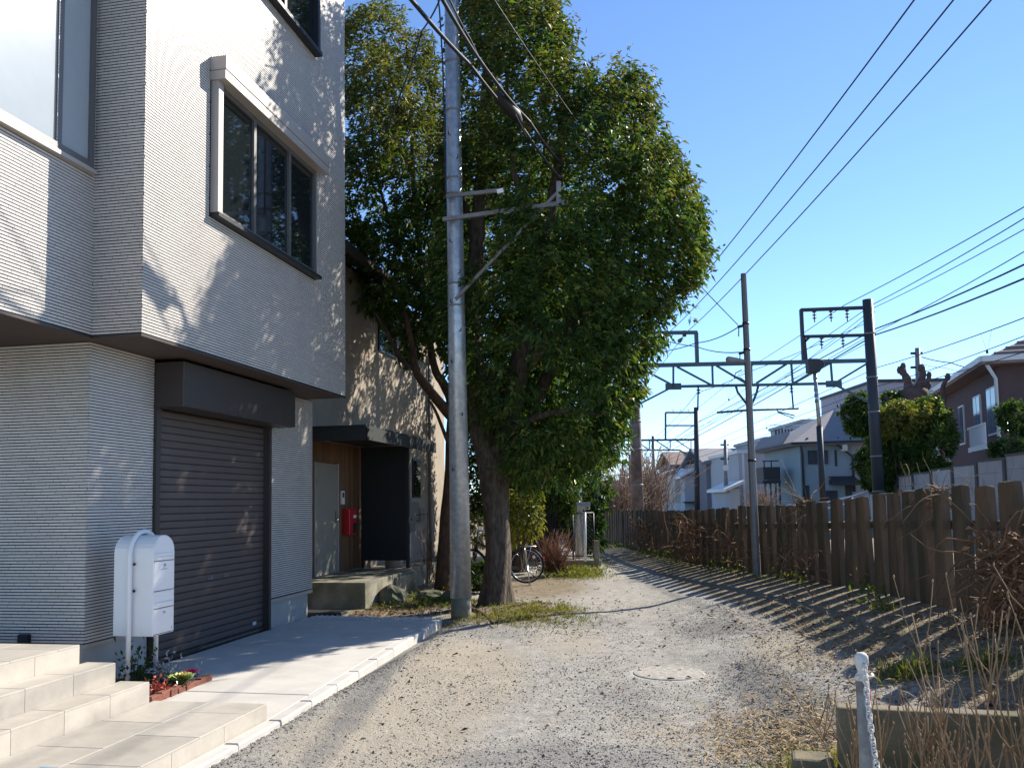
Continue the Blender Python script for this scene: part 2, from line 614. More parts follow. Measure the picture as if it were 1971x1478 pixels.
M['white_paint'] = mat('white_powder_coat', (0.82, 0.81, 0.79), 0.35, spec=0.5, var=0.02)
M['black'] = mat('black_rubber', (0.012, 0.012, 0.012), 0.6)
M['chrome'] = mat('bright_metal', (0.6, 0.6, 0.6), 0.25, metal=1.0)
M['galv'] = mat('galvanised_steel', (0.50, 0.525, 0.54), 0.38, metal=0.6, var=0.16, vscale=35, col2=(0.38, 0.41, 0.43), mixscale=14, bump=0.04, bscale=40)
M['galv_old'] = mat('weathered_steel_pole', (0.24, 0.24, 0.245), 0.6, metal=0.3, var=0.18, vscale=9, col2=(0.20, 0.17, 0.15), mixscale=5, mixlo=0.5, mixhi=0.75)
M['bark'] = mat('tree_bark', (0.06, 0.042, 0.03), 0.95, var=0.35, vscale=9, col2=(0.11, 0.085, 0.06), mixscale=22, bump=0.9, bscale=38, stretch=(1, 1, 0.35))
M['bark_red'] = mat('reddish_bark', (0.10, 0.055, 0.032), 0.95, var=0.35, vscale=9, col2=(0.05, 0.035, 0.025), mixscale=16, bump=0.8, bscale=40, stretch=(1, 1, 0.4))
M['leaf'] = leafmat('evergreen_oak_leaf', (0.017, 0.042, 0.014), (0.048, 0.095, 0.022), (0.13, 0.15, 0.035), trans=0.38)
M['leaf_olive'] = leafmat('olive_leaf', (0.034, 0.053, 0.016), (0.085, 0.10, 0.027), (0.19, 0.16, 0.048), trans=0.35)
M['leaf_yellow'] = leafmat('yellow_green_leaf', (0.06, 0.085, 0.018), (0.14, 0.15, 0.03), (0.26, 0.215, 0.055), trans=0.35)
M['leaf_dark'] = leafmat('dark_glossy_leaf', (0.015, 0.035, 0.012), (0.04, 0.075, 0.02), (0.10, 0.13, 0.03), rough=0.25)
M['grass'] = leafmat('short_grass', (0.06, 0.08, 0.02), (0.13, 0.145, 0.035), (0.25, 0.20, 0.08), rough=0.6, trans=0.35, spec=0.2)
M['straw'] = mat('dry_straw', (0.34, 0.245, 0.125), 0.8, island=0.4, spec=0.2)
M['vine'] = mat('dead_vine', (0.20, 0.11, 0.06), 0.85, island=0.4, spec=0.2)
M['twig'] = mat('dry_twig', (0.27, 0.18, 0.10), 0.8, island=0.25, var=0.2, vscale=20, spec=0.2)
M['stone_dark'] = mat('loose_gravel_stone', (0.21, 0.20, 0.18), 0.9, island=0.6, spec=0.2)
M['stone_white'] = mat('white_gravel', (0.55, 0.53, 0.49), 0.9, island=0.25, spec=0.2)
M['rock'] = mat('garden_boulder', (0.12, 0.11, 0.085), 0.95, var=0.35, vscale=10, col2=(0.09, 0.10, 0.05), mixscale=6, bump=0.6, bscale=25)
M['cable'] = mat('black_cable', (0.02, 0.02, 0.022), 0.5)
M['wire'] = mat('overhead_wire', (0.03, 0.038, 0.045), 0.5, metal=0.3)

# ------------------------------------------------------------------ concrete apron with its kerb
def hpoly(mb, pts, z0, z1):
    mb.prism([HF.p(a, o, z0) for a, o in pts], (0, 0, z1 - z0))
    return mb
ap = thing('concrete_apron', None, None, HF.p(0, 1, 0))
tag(ap, kind='structure')
t = MB(); hpoly(t, [(0.06, 0.0), (4.58, 0.0), (4.40, 1.823), (0.02, 2.062)], -0.12, 0.06); t.build('apron_panel', M['apron'], ap, bevel=0.006)
t = MB(); hpoly(t, [(-0.55, 0.0), (0.05, 0.0), (0.01, 2.062), (-0.8, 2.107), (-5.5, 2.107), (-5.5, 0.9), (-0.78, 0.9)], -0.12, 0.058); t.build('apron_panel', M['apron'], ap, bevel=0.006)
kb = thing('kerb', 'row of pale kerb blocks edging the concrete apron', 'kerb', HF.p(0, 2.1, 0))
KL = 0.60
kmesh = box_mesh('kerb_block', 0, KL - 0.008, -0.055, 0.055, -0.12, 0.0, M['kerb'], bev=0.012)
mats = []
kk0, kk1, kk2 = Vector((-5.62, 2.165)), Vector((-0.8, 2.165)), Vector((4.42, 1.88))
for i in range(17):
    k0, k1 = (kk0, kk1) if i < 8 else (kk1, kk2)
    q = k0 + (k1 - k0) * ((i if i < 8 else i - 8) * KL / (k1 - k0).length)
    dv = (k1 - k0).normalized()
    ux = HF.ux * dv.x + HF.uy * dv.y
    mats.append(frame_mat(HF.p(q.x, q.y, 0.064 + random.uniform(-0.003, 0.003)), ux, Vector((-ux.y, ux.x, 0))))
pieces('kerb_block', kmesh, mats, kb)

# tile covered entrance steps
st = thing('entrance_steps', 'beige tiled steps rising to the white house entrance', 'steps', HF.p(-1.5, 1.2, 0))
def step_tiles(a0, a1, b0, b1, ztop, zbot, la, lb, nm):
    """core block, tiles on its top and tiles on its risers"""
    t = MB(); HF.box(t, a0 + 0.012, a1 - 0.012, b0 + 0.012, b1 - 0.012, zbot, ztop - 0.012); t.build('step_core', M['concrete'], st)
    ms = []
    na = max(1, int(math.ceil((a1 - a0) / la)))
    nb = max(1, int(round((b1 - b0) / lb)))
    wb = (b1 - b0) / nb
    tops = box_mesh('step_tile', 0.002, la - 0.002, 0.002, wb - 0.002, -0.012, 0.0, M['stonetile'], bev=0.002)
    for j in range(nb):
        for i in range(na):
            ax = a1 - (i + 1) * la + (0.0 if j % 2 == 0 else la / 2) * (nb > 1)
            ax0 = max(ax, a0)
            ms_ = (min(ax + la, a1) - ax0)
            if ms_ < 0.03: continue
            Mx = frame_mat(HF.p(ax0, b0 + j * wb, ztop), HF.ux * (ms_ / la), HF.uy)
            ms.append(Mx)
    pieces('step_tile', tops, ms, st)
    ms = []
    h = ztop - zbot - 0.013
    rs = box_mesh('riser_tile', 0.002, la - 0.002, -0.012, 0.0, 0.0, h, M['stonetile'])
    for i in range(na):
        ax = a1 - (i + 1) * la
        ax0 = max(ax, a0)
        ms.append(frame_mat(HF.p(ax0, b1 - 0.0005, zbot), HF.ux * ((min(ax + la, a1) - ax0) / la), HF.uy))
    n2 = max(1, int(round((b1 - b0) / 0.5)))
    w2 = (b1 - b0) / n2
    for i in range(n2):
        ms.append(frame_mat(HF.p(a1 - 0.0005, b0 + i * w2 + w2, zbot), -HF.uy * (w2 / la), HF.ux))
    pieces('riser_tile', rs, ms, st)
step_tiles(-4.6, -0.80, 1.20, 2.105, 0.175, 0.0, 0.60, 0.41, 'lower')
step_tiles(-4.6, -0.86, 0.96, 1.20, 0.325, 0.0, 0.45, 0.24, 'second')
step_tiles(-4.6, -0.92, 0.72, 0.96, 0.47, 0.0, 0.45, 0.24, 'third')
step_tiles(-4.6, -1.00, -2.2, 0.72, 0.61, 0.0, 0.45, 0.45, 'top')

# ------------------------------------------------------------------ white tiled house
house = thing('tiled_house', 'white tiled modern house with overhanging upper floor and dark roller shutter', 'house', HOUSE_O)
ZS = 3.09                       # underside of the upper floor
ZT = 9.6
PROT, SETB = 0.59, 0.11
t = MB()
# walls behind the tiles (joint-coloured render)
HF.box(t, 0.0, 0.955, -4.0, 0.0, 0.44, ZS)
HF.box(t, 3.44, 4.74, -4.0, 0.0, 0.44, ZS)
HF.box(t, 0.955, 3.44, -4.0, -0.12, 0.44, ZS)
HF.box(t, -5.5, -0.13, -4.0, SETB, ZS + 0.02, ZT)
HF.box(t, -0.13, 4.51, -4.0, PROT, ZS + 0.02, ZT)
t.build('wall', M['grout'], house)
t = MB()
HF.box(t, 0.02, 0.94, -3.9, -0.03, -0.1, 0.44)
HF.box(t, 3.46, 4.62, -3.9, -0.03, -0.1, 0.40)
HF.box(t, 4.62, 4.70, -3.9, -0.05, -0.1, 0.40)
t.build('foundation', M['concrete'], house)
t = MB()
HF.box(t, 3.44, 4.745, -0.03, 0.006, 0.385, 0.43)
t.build('base_flashing', M['beige_metal'], house)
t = MB()
HF.box(t, -0.004, 0.955, -0.03, 0.006, 0.405, 0.436)
t.build('base_flashing', M['beige_metal'], house)
t = MB()
HF.box(t, -5.5, 4.50, -4.0, SETB - 0.005, ZS - 0.004, ZS + 0.016)
HF.box(t, -0.12, 4.50, SETB - 0.005, PROT - 0.004, ZS - 0.004, ZS + 0.016)
t.build('soffit', M['soffit'], house)
t = MB()
HF.box(t, -5.5, -0.13, SETB, SETB + 0.012, ZS - 0.012, ZS + 0.012)
HF.box(t, -0.135, 4.515, PROT, PROT + 0.012, ZS - 0.012, ZS + 0.012)
HF.box(t, -0.147, -0.135, SETB + 0.012, PROT + 0.012, ZS - 0.012, ZS + 0.012)
t.build('drip_edge', M['bronze'], house)

# tiles: 150 x 27.5 mm courses
TL, TH, GAPV, GAPH, TT = 0.150, 0.0275, 0.0040, 0.0088, 0.0040
tiles = []      # (kind, along0, along1, fixed, z0, z1)
def lay(kind, a0, a1, fixed, z0, z1, holes=()):
    nrow = int((z1 - z0) / TH + 0.5)
    for i in range(nrow):
        zz = z0 + i * TH
        ph = (0.0, 0.5, 0.25, 0.75)[i % 4] * TL + (i // 4 % 3) * 0.011
        k0 = int(math.floor((a0 - ph) / TL))
        k1 = int(math.ceil((a1 - ph) / TL))
        for k in range(k0, k1 + 1):
            p0, p1 = max(a0, ph + k * TL), min(a1, ph + (k + 1) * TL)
            segs = [(p0, p1)]
            for (h0, h1, hz0, hz1) in holes:
                if zz + TH * 0.6 > hz0 and zz + TH * 0.4 < hz1:
                    ns = []
                    for (u, w) in segs:
                        if w <= h0 or u >= h1: ns.append((u, w))
                        else:
                            if u < h0: ns.append((u, h0))
                            if w > h1: ns.append((h1, w))
                    segs = ns
            for (u, w) in segs:
                if w - u > 0.012:
                    tiles.append((kind, u + GAPV / 2, w - GAPV / 2, fixed, zz + GAPH / 2, zz + TH - GAPH / 2, abs(w - u - TL) < 1e-6))
WIN = (0.93, 3.52, 4.50, 6.14)
WUP = (1.6, 3.46, 7.47, 9.2)
WSB = (-2.3, -0.195, 4.55, 6.6)
lay('f', -TT - 0.0018, 0.955, 0.0, 0.443, ZS - 0.01)
lay('f', 3.44, 4.74, 0.0, 0.443, ZS - 0.01, [(0.955, 3.5, 2.6, 3.07)])
lay('s', -1.3, 0.0, 0.0, 0.443, ZS - 0.01)
lay('f', -2.6, -0.13, SETB, ZS + 0.02, 7.6, [WSB])
lay('s', SETB, PROT, -0.13, ZS + 0.02, 7.6)
lay('f', -0.13 - TT - 0.0018, 4.51, PROT, ZS + 0.02, 9.4, [WIN, WUP])
def tile_world(tt):
    kind, u, w, fx, z0, z1, full = tt
    if kind == 'f':
        return HF.p((u + w) / 2, fx, (z0 + z1) / 2)
    return HF.p(fx, (u + w) / 2, (z0 + z1) / 2)
scored = []
for i, tt in enumerate(tiles):
    if not tt[6]: continue
    c = tile_world(tt)
    x, y = proj(c)
    if not (5 < x < 1965 and 5 < y < 1470): continue
    e0 = proj(HF.p(tt[1], tt[3], tt[4]) if tt[0] == 'f' else HF.p(tt[3], tt[1], tt[4]))
    e1 = proj(HF.p(tt[2], tt[3], tt[5]) if tt[0] == 'f' else HF.p(tt[3], tt[2], tt[5]))
    scored.append((abs(e0[0] - e1[0]) * abs(tt[5] - tt[4]) / (c - EYE).length, i))
scored.sort(reverse=True)
own = set(i for _, i in scored[:300])
tm = box_mesh('tile', -TL / 2 + GAPV / 2, TL / 2 - GAPV / 2, 0.0, TT, -TH / 2 + GAPH / 2, TH / 2 - GAPH / 2, M['tile'])
mats, vv, qq = [], [], []
for i, tt in enumerate(tiles):
    kind, u, w, fx, z0, z1, full = tt
    if i in own:
        c = tile_world(tt)
        if kind == 'f':
            mats.append(frame_mat(c, HF.ux, HF.uy))
        else:
            mats.append(frame_mat(c, HF.uy, -HF.ux))
    else:
        k = len(vv)
        if kind == 'f':
            q = [HF.p(u, fx, z0), HF.p(w, fx, z0), HF.p(w, fx, z1), HF.p(u, fx, z1), HF.p(u, fx + TT, z0), HF.p(w, fx + TT, z0), HF.p(w, fx + TT, z1), HF.p(u, fx + TT, z1)]
        else:
            q = [HF.p(fx, u, z0), HF.p(fx, w, z0), HF.p(fx, w, z1), HF.p(fx, u, z1), HF.p(fx - TT, u, z0), HF.p(fx - TT, w, z0), HF.p(fx - TT, w, z1), HF.p(fx - TT, u, z1)]
        vv += [tuple(p) for p in q]
        qq += [(k + 4, k + 5, k + 6, k + 7), (k, k + 1, k + 5, k + 4), (k + 1, k + 2, k + 6, k + 5), (k + 2, k + 3, k + 7, k + 6), (k + 3, k, k + 4, k + 7)]
pieces('tile', tm, mats, house)
rest = np_mesh('tile_field', vv, qq, M['tile'], house)
tag(rest, kind='stuff')

# roller shutter
t = MB(); HF.box(t, 0.962, 3.50, 0.0, 0.32, 2.60, 3.05); hood = t.build('shutter_box', M['bronze'], house, bevel=0.006)
t = MB(); HF.box(t, 0.957, 1.035, -0.10, 0.035, 0.0, 2.62); t.build('guide_rail', M['bronze'], house)
t = MB(); HF.box(t, 3.375, 3.436, -0.10, 0.03, 0.0, 2.62); t.build('guide_rail', M['bronze'], house)
shut = MB(); HF.box(shut, 1.03, 3.38, -0.085, -0.07, 0.10, 2.62); shut = shut.build('shutter', M['bronze'], house)
NS = 33
sh_h = (2.60 - 0.115) / NS
sm = bpy.data.meshes.new('slat')
prof = [(-0.012, 0.0), (0.002, 0.0), (0.006, 0.005), (0.0075, sh_h * 0.5), (0.006, sh_h - 0.011), (-0.003, sh_h - 0.005), (-0.012, sh_h - 0.004)]
sv = [(x, y, z) for x in (0.0, 2.352) for (y, z) in prof]
k = len(prof)
sm.from_pydata(sv, [], [tuple(range(k)), tuple(range(2 * k - 1, k - 1, -1))] + [(i, k + i, k + (i + 1) % k, (i + 1) % k) for i in range(k)])
sm.materials.append(M['slat'])
pieces('slat', sm, [frame_mat(HF.p(1.032, -0.058, 0.115 + i * sh_h), HF.ux, HF.uy) for i in range(NS)], shut)
t = MB(); HF.box(t, 1.03, 3.38, -0.065, -0.035, 0.062, 0.112); t.build('bottom_bar', M['bronze'], shut)
t = MB(); HF.box(t, 1.9, 3.30, -0.034, -0.030, 0.083, 0.090); t.build('bar_trim', M['chrome'], shut)
t = MB(); HF.box(t, 3.10, 3.19, -0.046, -0.0435, 0.16, 0.20); t.build('sticker', mat('pale_sticker', (0.55, 0.55, 0.55), 0.5), shut)
t = MB()
for a_ in (2.08, 2.42):
    HF.box(t, a_, a_ + 0.03, -0.046, -0.0432, 0.80, 0.84); HF.box(t, a_ + 0.045, a_ + 0.10, -0.046, -0.0432, 0.80, 0.84)
t.build('slot_plate', mat('dull_grey_plate', (0.16, 0.16, 0.16), 0.5), shut)

# main upstairs window with shutter housing
w = MB(); HF.box(w, 0.96, 3.47, PROT - 0.06, PROT + 0.012, 4.515, 5.90); win = w.build('window', M['frame'], house)
t = MB()
HF.box(t, 0.955, 1.045, PROT, PROT + 0.085, 4.53, 5.90)
t.build('side_jamb', M['beige_metal'], win)
t = MB(); HF.box(t, 3.42, 3.475, PROT, PROT + 0.06, 4.53, 5.90)
t.build('side_jamb', M['beige_metal'], win)
t = MB()
HF.box(t, 0.95, 3.48, PROT, PROT + 0.10, 4.49, 4.53)
t.build('sill', M['frame_dark'], win)
t = MB()
for (a0_, a1_) in ((1.045, 1.10), (1.76, 1.815), (2.63, 2.685), (3.36, 3.42)):
    HF.box(t, a0_, a1_, PROT + 0.012, PROT + 0.05, 4.535, 5.89)
HF.box(t, 1.10, 3.36, PROT + 0.012, PROT + 0.048, 4.535, 4.58)
HF.box(t, 1.10, 3.36, PROT + 0.012, PROT + 0.048, 5.83, 5.885)
t.build('sash', M['frame'], win)
for (a0_, a1_) in ((1.10, 1.76), (1.815, 2.63), (2.685, 3.36)):
    t = MB(); HF.box(t, a0_, a1_, PROT + 0.013, PROT + 0.022, 4.58, 5.83); t.build('pane', M['glass'], win)
t = MB(); HF.box(t, 0.93, 3.55, PROT, PROT + 0.175, 5.985, 6.125); HF.box(t, 0.932, 3.548, PROT, PROT + 0.168, 5.885, 5.98); t.build('window_hood', M['beige_metal'], house, bevel=0.004)
# top window
w = MB(); HF.box(w, 1.62, 3.45, PROT - 0.06, PROT + 0.012, 7.50, 9.15); win = w.build('window', M['frame_dark'], house)
t = MB(); HF.box(t, 1.60, 3.48, PROT, PROT + 0.11, 7.45, 7.50); HF.box(t, 3.39, 3.46, PROT, PROT + 0.09, 7.50, 9.15); HF.box(t, 1.62, 1.68, PROT, PROT + 0.09, 7.5, 9.15); HF.box(t, 2.50, 2.56, PROT + 0.02, PROT + 0.05, 7.50, 9.15)
t.build('window_frame', M['frame_dark'], win)
for (a0_, a1_) in ((1.68, 2.50), (2.56, 3.39)):
    t = MB(); HF.box(t, a0_, a1_, PROT + 0.014, PROT + 0.024, 7.505, 9.15); t.build('pane', M['glass'], win)
# window on the set back bay
w = MB(); HF.box(w, -2.25, -0.20, SETB - 0.08, SETB + 0.012, 4.555, 6.62); win = w.build('window', M['frame'], house)
t = MB()
HF.box(t, -0.26, -0.20, SETB, SETB + 0.045, 4.56, 6.62); HF.box(t, -2.25, -0.26, SETB, SETB + 0.045, 4.56, 4.62); HF.box(t, -2.25, -0.26, SETB, SETB + 0.045, 6.10, 6.14)
t.build('window_frame', M['frame'], win)
t = MB(); HF.box(t, -0.66, -0.60, SETB + 0.012, SETB + 0.04, 4.62, 6.10); t.build('sash', M['frame'], win)
for (a0_, a1_) in ((-2.25, -0.66), (-0.60, -0.26)):
    t = MB(); HF.box(t, a0_, a1_, SETB + 0.014, SETB + 0.024, 4.62, 6.10); t.build('pane', M['curtain_glass'], win)
t = MB(); HF.box(t, -2.27, -0.185, SETB, SETB + 0.06, 4.52, 4.556); t.build('sill', M['beige_metal'], win)
# a small black vent at the foot of the wall
t = MB(); HF.box(t, -0.05, -0.008, -0.62, -0.52, 0.40, 0.52); t.build('vent', M['black'], house)

# ------------------------------------------------------------------ letterbox
lb = thing('letterbox', 'white double letterbox with domed top on a tubular hoop', 'letterbox', HF.p(0.235, 0.42, 0.05))
LS0, LS1, LO0, LO1, LZ0, LZ1 = 0.075, 0.395, 0.22, 0.60, 0.50, 1.365
rad_ = (LS1 - LS0) / 2
def dome(s0, s1, z0, z1, b):
    r = (s1 - s0) / 2
    cz = z1 - r * 0.92
    pts = [HF.p(s0, b, z0), HF.p(s1, b, z0)]
    for i in range(13):
        an = math.pi * i / 12
        pts.append(HF.p((s0 + s1) / 2 + r * math.cos(an), b, cz + r * 0.92 * math.sin(an)))
    return pts
t = MB(); t.prism(dome(LS0, LS1, LZ0, LZ1, LO0), HF.uy * (LO1 - LO0)); body = t.build('body', M['white_paint'], lb, bevel=0.004)
t = MB(); t.prism(dome(LS0 + 0.012, LS1 - 0.012, 1.145, LZ1 - 0.012, LO1), HF.uy * 0.004); t.build('slot_flap', M['white_paint'], body)
for z0_, z1_, nm in ((0.885, 1.135, 'door'), (0.735, 0.875, 'slot_flap'), (0.515, 0.725, 'door')):
    t = MB(); HF.box(t, LS0 + 0.012, LS1 - 0.012, LO1, LO1 + 0.004, z0_, z1_); dr = t.build(nm, M['white_paint'], body)
    if nm == 'door':
        t = MB(); c = HF.p(0.235, LO1 + 0.004, z1_ - 0.035); t.cyl(c, c + HF.uy * 0.008, 0.011, 12); t.build('lock', M['chrome'], dr)
t = MB()
for zc_ in (1.19, 1.155): HF.box(t, LS0 + 0.03, LS1 - 0.03, LO1 + 0.004, LO1 + 0.016, zc_, zc_ + 0.012)
HF.box(t, LS0 + 0.03, LS1 - 0.03, LO1 + 0.004, LO1 + 0.016, 0.765, 0.778)
t.build('pull_lip', M['white_paint'], body)
t = MB(); HF.box(t, 0.19, 0.28, LO1 + 0.0042, LO1 + 0.0052, 1.065, 1.069); HF.box(t, 0.215, 0.245, LO1 + 0.0042, LO1 + 0.0052, 1.078, 1.081); HF.box(t, 0.355, 0.362, LO1 + 0.0042, LO1 + 0.0052, 0.53, 0.555)
t.build('small_print', mat('grey_print', (0.12, 0.12, 0.12), 0.6), body)
t = MB()
for z_ in (1.138, 0.879, 0.729, 0.508):
    HF.box(t, LS0 + 0.012, LS1 - 0.012, LO1 + 0.0005, LO1 + 0.0048, z_, z_ + 0.004)
t.build('panel_seam', mat('seam_shadow_gap', (0.05, 0.05, 0.05), 0.8), body)
pts = [HF.p(0.035, 0.40, 0.02), HF.p(0.035, 0.40, 0.7), HF.p(0.035, 0.40, 1.20)]
for i in range(1, 12):
    an = math.pi * i / 12
    pts.append(HF.p(0.235 - 0.20 * math.cos(an), 0.40, 1.20 + 0.20 * math.sin(an)))
pts += [HF.p(0.435, 0.40, 1.20), HF.p(0.435, 0.40, 0.7), HF.p(0.435, 0.40, 0.02)]
t = MB(); t.tube(pts, 0.021, 14); t.build('hoop', M['white_paint'], lb)
t = MB()
for z_ in (1.12, 0.89):
    c = HF.p(0.055, 0.425, z_); t.cyl(c, c + HF.uy * 0.012, 0.012, 10)
t.build('bolt', M['black'], lb)

# ------------------------------------------------------------------ flower bed by the letterbox
bed = thing('brick_edging', 'short row of small terracotta bricks edging the flower bed', 'edging', HF.p(0.0, 0.66, 0.06))
M['brick'] = mat('terracotta_brick', (0.23, 0.085, 0.055), 0.85, var=0.2, vscale=25, rnd=0.2, bump=0.3, bscale=80)
bmesh_ = box_mesh('brick', -0.09, 0.09, -0.03, 0.03, -0.02, 0.05, M['brick'], bev=0.006)
ms = []
for i in range(7):
    f_ = i / 6
    pb_ = G(301, 1342, 0.085).lerp(G(392, 1307, 0.085), f_)
    ux = ((G(392, 1307, 0.085) - G(301, 1342, 0.085)).normalized() + Vector((random.uniform(-0.12, 0.12), 0, 0))).normalized()
    ms.append(frame_mat(pb_ + Vector((0, 0, random.uniform(-0.04, -0.015))), ux, Vector((-ux.y, ux.x, 0))))
pieces('brick', bmesh_, ms, bed)
M['bedsoil'] = mat('potting_soil', (0.035, 0.025, 0.018), 1.0, var=0.4, vscale=40, bump=0.8, bscale=70)
t = MB(); t.prism([HF.p(a_, b_, 0.055) for a_, b_ in ((-0.5, 0.1), (0.62, 0.1), (0.66, 0.66), (-0.5, 0.90))], (0, 0, 0.022)); o = t.build('flower_bed_soil', M['bedsoil']); tag(o, kind='structure')

# ------------------------------------------------------------------ old stucco house behind
OH = thing('stucco_house', 'old beige stucco house with dark porch canopy behind the tree', 'house', HF.p(9, -0.85, 0))
M['stucco'] = mat('beige_stucco', (0.40, 0.335, 0.265), 0.95, var=0.14, vscale=3.0, bump=0.35, bscale=120, grain=0.08)
M['cedar'] = mat('brown_cedar_board', (0.15, 0.075, 0.035), 0.75, rnd=0.25, var=0.3, vscale=16, stretch=(1, 1, 0.12))
M['doorpaint'] = mat('grey_door_paint', (0.27, 0.25, 0.205), 0.5, var=0.06)
M['darkroof'] = mat('dark_roof_metal', (0.03, 0.034, 0.034), 0.6, metal=0.2, var=0.15)
M['blackpanel'] = mat('black_screen_panel', (0.012, 0.015, 0.018), 0.65)
M['old_concrete'] = mat('mossy_old_concrete', (0.27, 0.245, 0.19), 0.95, var=0.3, vscale=4, col2=(0.15, 0.14, 0.09), mixscale=3, bump=0.3, bscale=50)
M['red'] = mat('red_enamel', (0.48, 0.015, 0.02), 0.35, spec=0.5)
M['meter'] = mat('grey_meter_box', (0.20, 0.19, 0.17), 0.5, rnd=0.1)
B0 = -0.85
t = MB()
HF.box(t, 5.6, 15.0, -7.0, B0, 2.72, 6.05)
HF.box(t, 9.0, 15.0, -7.0, B0, 0.30, 2.72)
HF.box(t, 5.6, 6.62, -7.0, B0 + 0.0, 0.30, 2.72)
HF.box(t, 6.62, 9.0, -7.0, B0 - 0.06, 0.38, 2.72)
t.build('wall', M['stucco'], OH)
t = MB(); HF.box(t, 9.0, 14.95, -6.9, B0 - 0.03, -0.1, 0.30); t.build('foundation', M['old_concrete'], OH)
# boarding round the door, board by board
for i in range(11):
    a_ = 7.80 + i * 0.108
    t = MB(); HF.box(t, a_, a_ + 0.103, B0 - 0.06, B0 - 0.022 + 0.004 * (i % 2), 0.42, 2.70); t.build('board', M['cedar'], OH)
for i in range(2):
    a_ = 6.62 + i * 0.08
    t = MB(); HF.box(t, a_, a_ + 0.076, B0 - 0.06, B0 - 0.024, 0.42, 2.70); t.build('board', M['cedar'], OH)
for i in range(9):
    a_ = 6.79 + i * 0.111
    t = MB(); HF.box(t, a_, a_ + 0.106, B0 - 0.06, B0 - 0.024, 2.34, 2.70); t.build('board', M['cedar'], OH)
t = MB(); HF.box(t, 6.79, 7.79, B0 - 0.055, B0 - 0.01, 0.42, 2.33); dr = t.build('door', M['doorpaint'], OH, bevel=0.004)
t = MB(); HF.box(t, 7.745, 7.80, B0 - 0.02, B0 + 0.01, 0.42, 2.34); HF.box(t, 6.77, 6.80, B0 - 0.02, B0 + 0.01, 0.42, 2.34); t.build('door_frame', M['beige_metal'], dr)
t = MB(); c = HF.p(7.68, B0 - 0.01, 1.36); t.tube([c, c + HF.uy * 0.06, c + HF.uy * 0.06 - HF.ux * 0.12 + Vector((0, 0, -0.02))], 0.014, 8); HF.box(t, 7.655, 7.70, B0 - 0.01, B0 - 0.003, 1.30, 1.50); t.build('handle', M['chrome'], dr)
t = MB()
for z_ in (0.62, 1.95): HF.box(t, 6.80, 6.835, B0 - 0.01, B0 + 0.004, z_, z_ + 0.12)
t.build('hinge', M['bronze'], dr)
t = MB(); HF.box(t, 7.93, 8.06, B0 - 0.02, B0 + 0.012, 1.62, 1.86); ic = t.build('intercom', M['white_paint'], OH)
t = MB(); HF.box(t, 7.955, 8.035, B0 + 0.012, B0 + 0.015, 1.74, 1.83); t.build('intercom_grille', M['frame_dark'], ic)
# porch canopy, black screen and post
t = MB(); HF.box(t, 6.05, 9.95, B0, 0.33, 2.72, 2.80); HF.box(t, 6.07, 9.93, B0, 0.31, 2.80, 2.86); HF.box(t, 6.03, 9.97, 0.33, 0.35, 2.62, 2.82); HF.box(t, 6.03, 6.05, B0, 0.35, 2.62, 2.82)
t.build('porch_canopy', M['darkroof'], OH)
t = MB(); HF.box(t, 8.86, 8.90, B0 + 0.02, 0.06, 0.55, 2.70); t.build('screen_panel', M['blackpanel'], OH)
t = MB(); HF.box(t, 8.84, 8.92, 0.06, 0.12, 0.41, 2.72); HF.box(t, 8.85, 8.91, B0 + 0.03, B0 + 0.07, 0.41, 0.56); t.build('post', M['frame_dark'], OH)
# porch slab
t = MB(); HF.box(t, 6.02, 8.75, B0, 0.31, -0.1, 0.405); HF.box(t, 8.75, 11.0, B0, 0.05, -0.1, 0.38); HF.box(t, 7.4, 8.6, 0.31, 0.36, -0.1, 0.36); t.build('porch_slab', M['old_concrete'], OH, bevel=0.012)
# windows
def oh_window(a0, a1, z0, z1, nm='window'):
    t = MB(); HF.box(t, a0, a1, B0 - 0.05, B0 + 0.03, z0, z1); w_ = t.build(nm, M['frame_dark'], OH)
    t = MB(); HF.box(t, a0 + 0.05, a1 - 0.05, B0 + 0.03, B0 + 0.036, z0 + 0.05, z1 - 0.05); t.build('pane', M['glass'], w_)
oh_window(9.9, 11.1, 4.75, 5.9)
oh_window(12.15, 12.75, 1.75, 2.65)
# roof with deep dark eaves
t = MB()
poly = [HF.p(5.0, B0 + 0.62, 6.02), HF.p(5.0, -4.0, 8.0), HF.p(5.0, -8.0, 6.0), HF.p(5.0, -8.0, 5.85), HF.p(5.0, -4.0, 7.82), HF.p(5.0, B0 + 0.62, 5.86)]
t.prism(poly, HF.ux * 7.4)
rf = t.build('roof', M['darkroof'], OH)
t = MB(); HF.box(t, 5.0, 12.4, B0 + 0.60, B0 + 0.70, 5.84, 5.96); t.build('gutter', M['bronze'], rf)
t = MB(); p0 = HF.p(13.45, B0 + 0.05, 0.2); t.cyl(p0, HF.p(13.45, B0 + 0.05, 5.9), 0.035, 10); t.build('downpipe', M['meter'], OH)
for (a0, a1, z0, z1) in ((11.2, 11.75, 1.28, 1.72), (11.8, 12.3, 1.22, 1.66), (11.3, 12.0, 0.98, 1.24), (12.4, 12.75, 1.2, 1.5)):
    t = MB(); HF.box(t, a0, a1, B0, B0 + 0.12, z0, z1); t.build('meter_box', M['meter'], OH, bevel=0.01)
t = MB(); HF.box(t, 11.75, 11.95, B0, B0 + 0.03, 0.42, 0.95); t.build('notice_plate', M['white_paint'], OH)

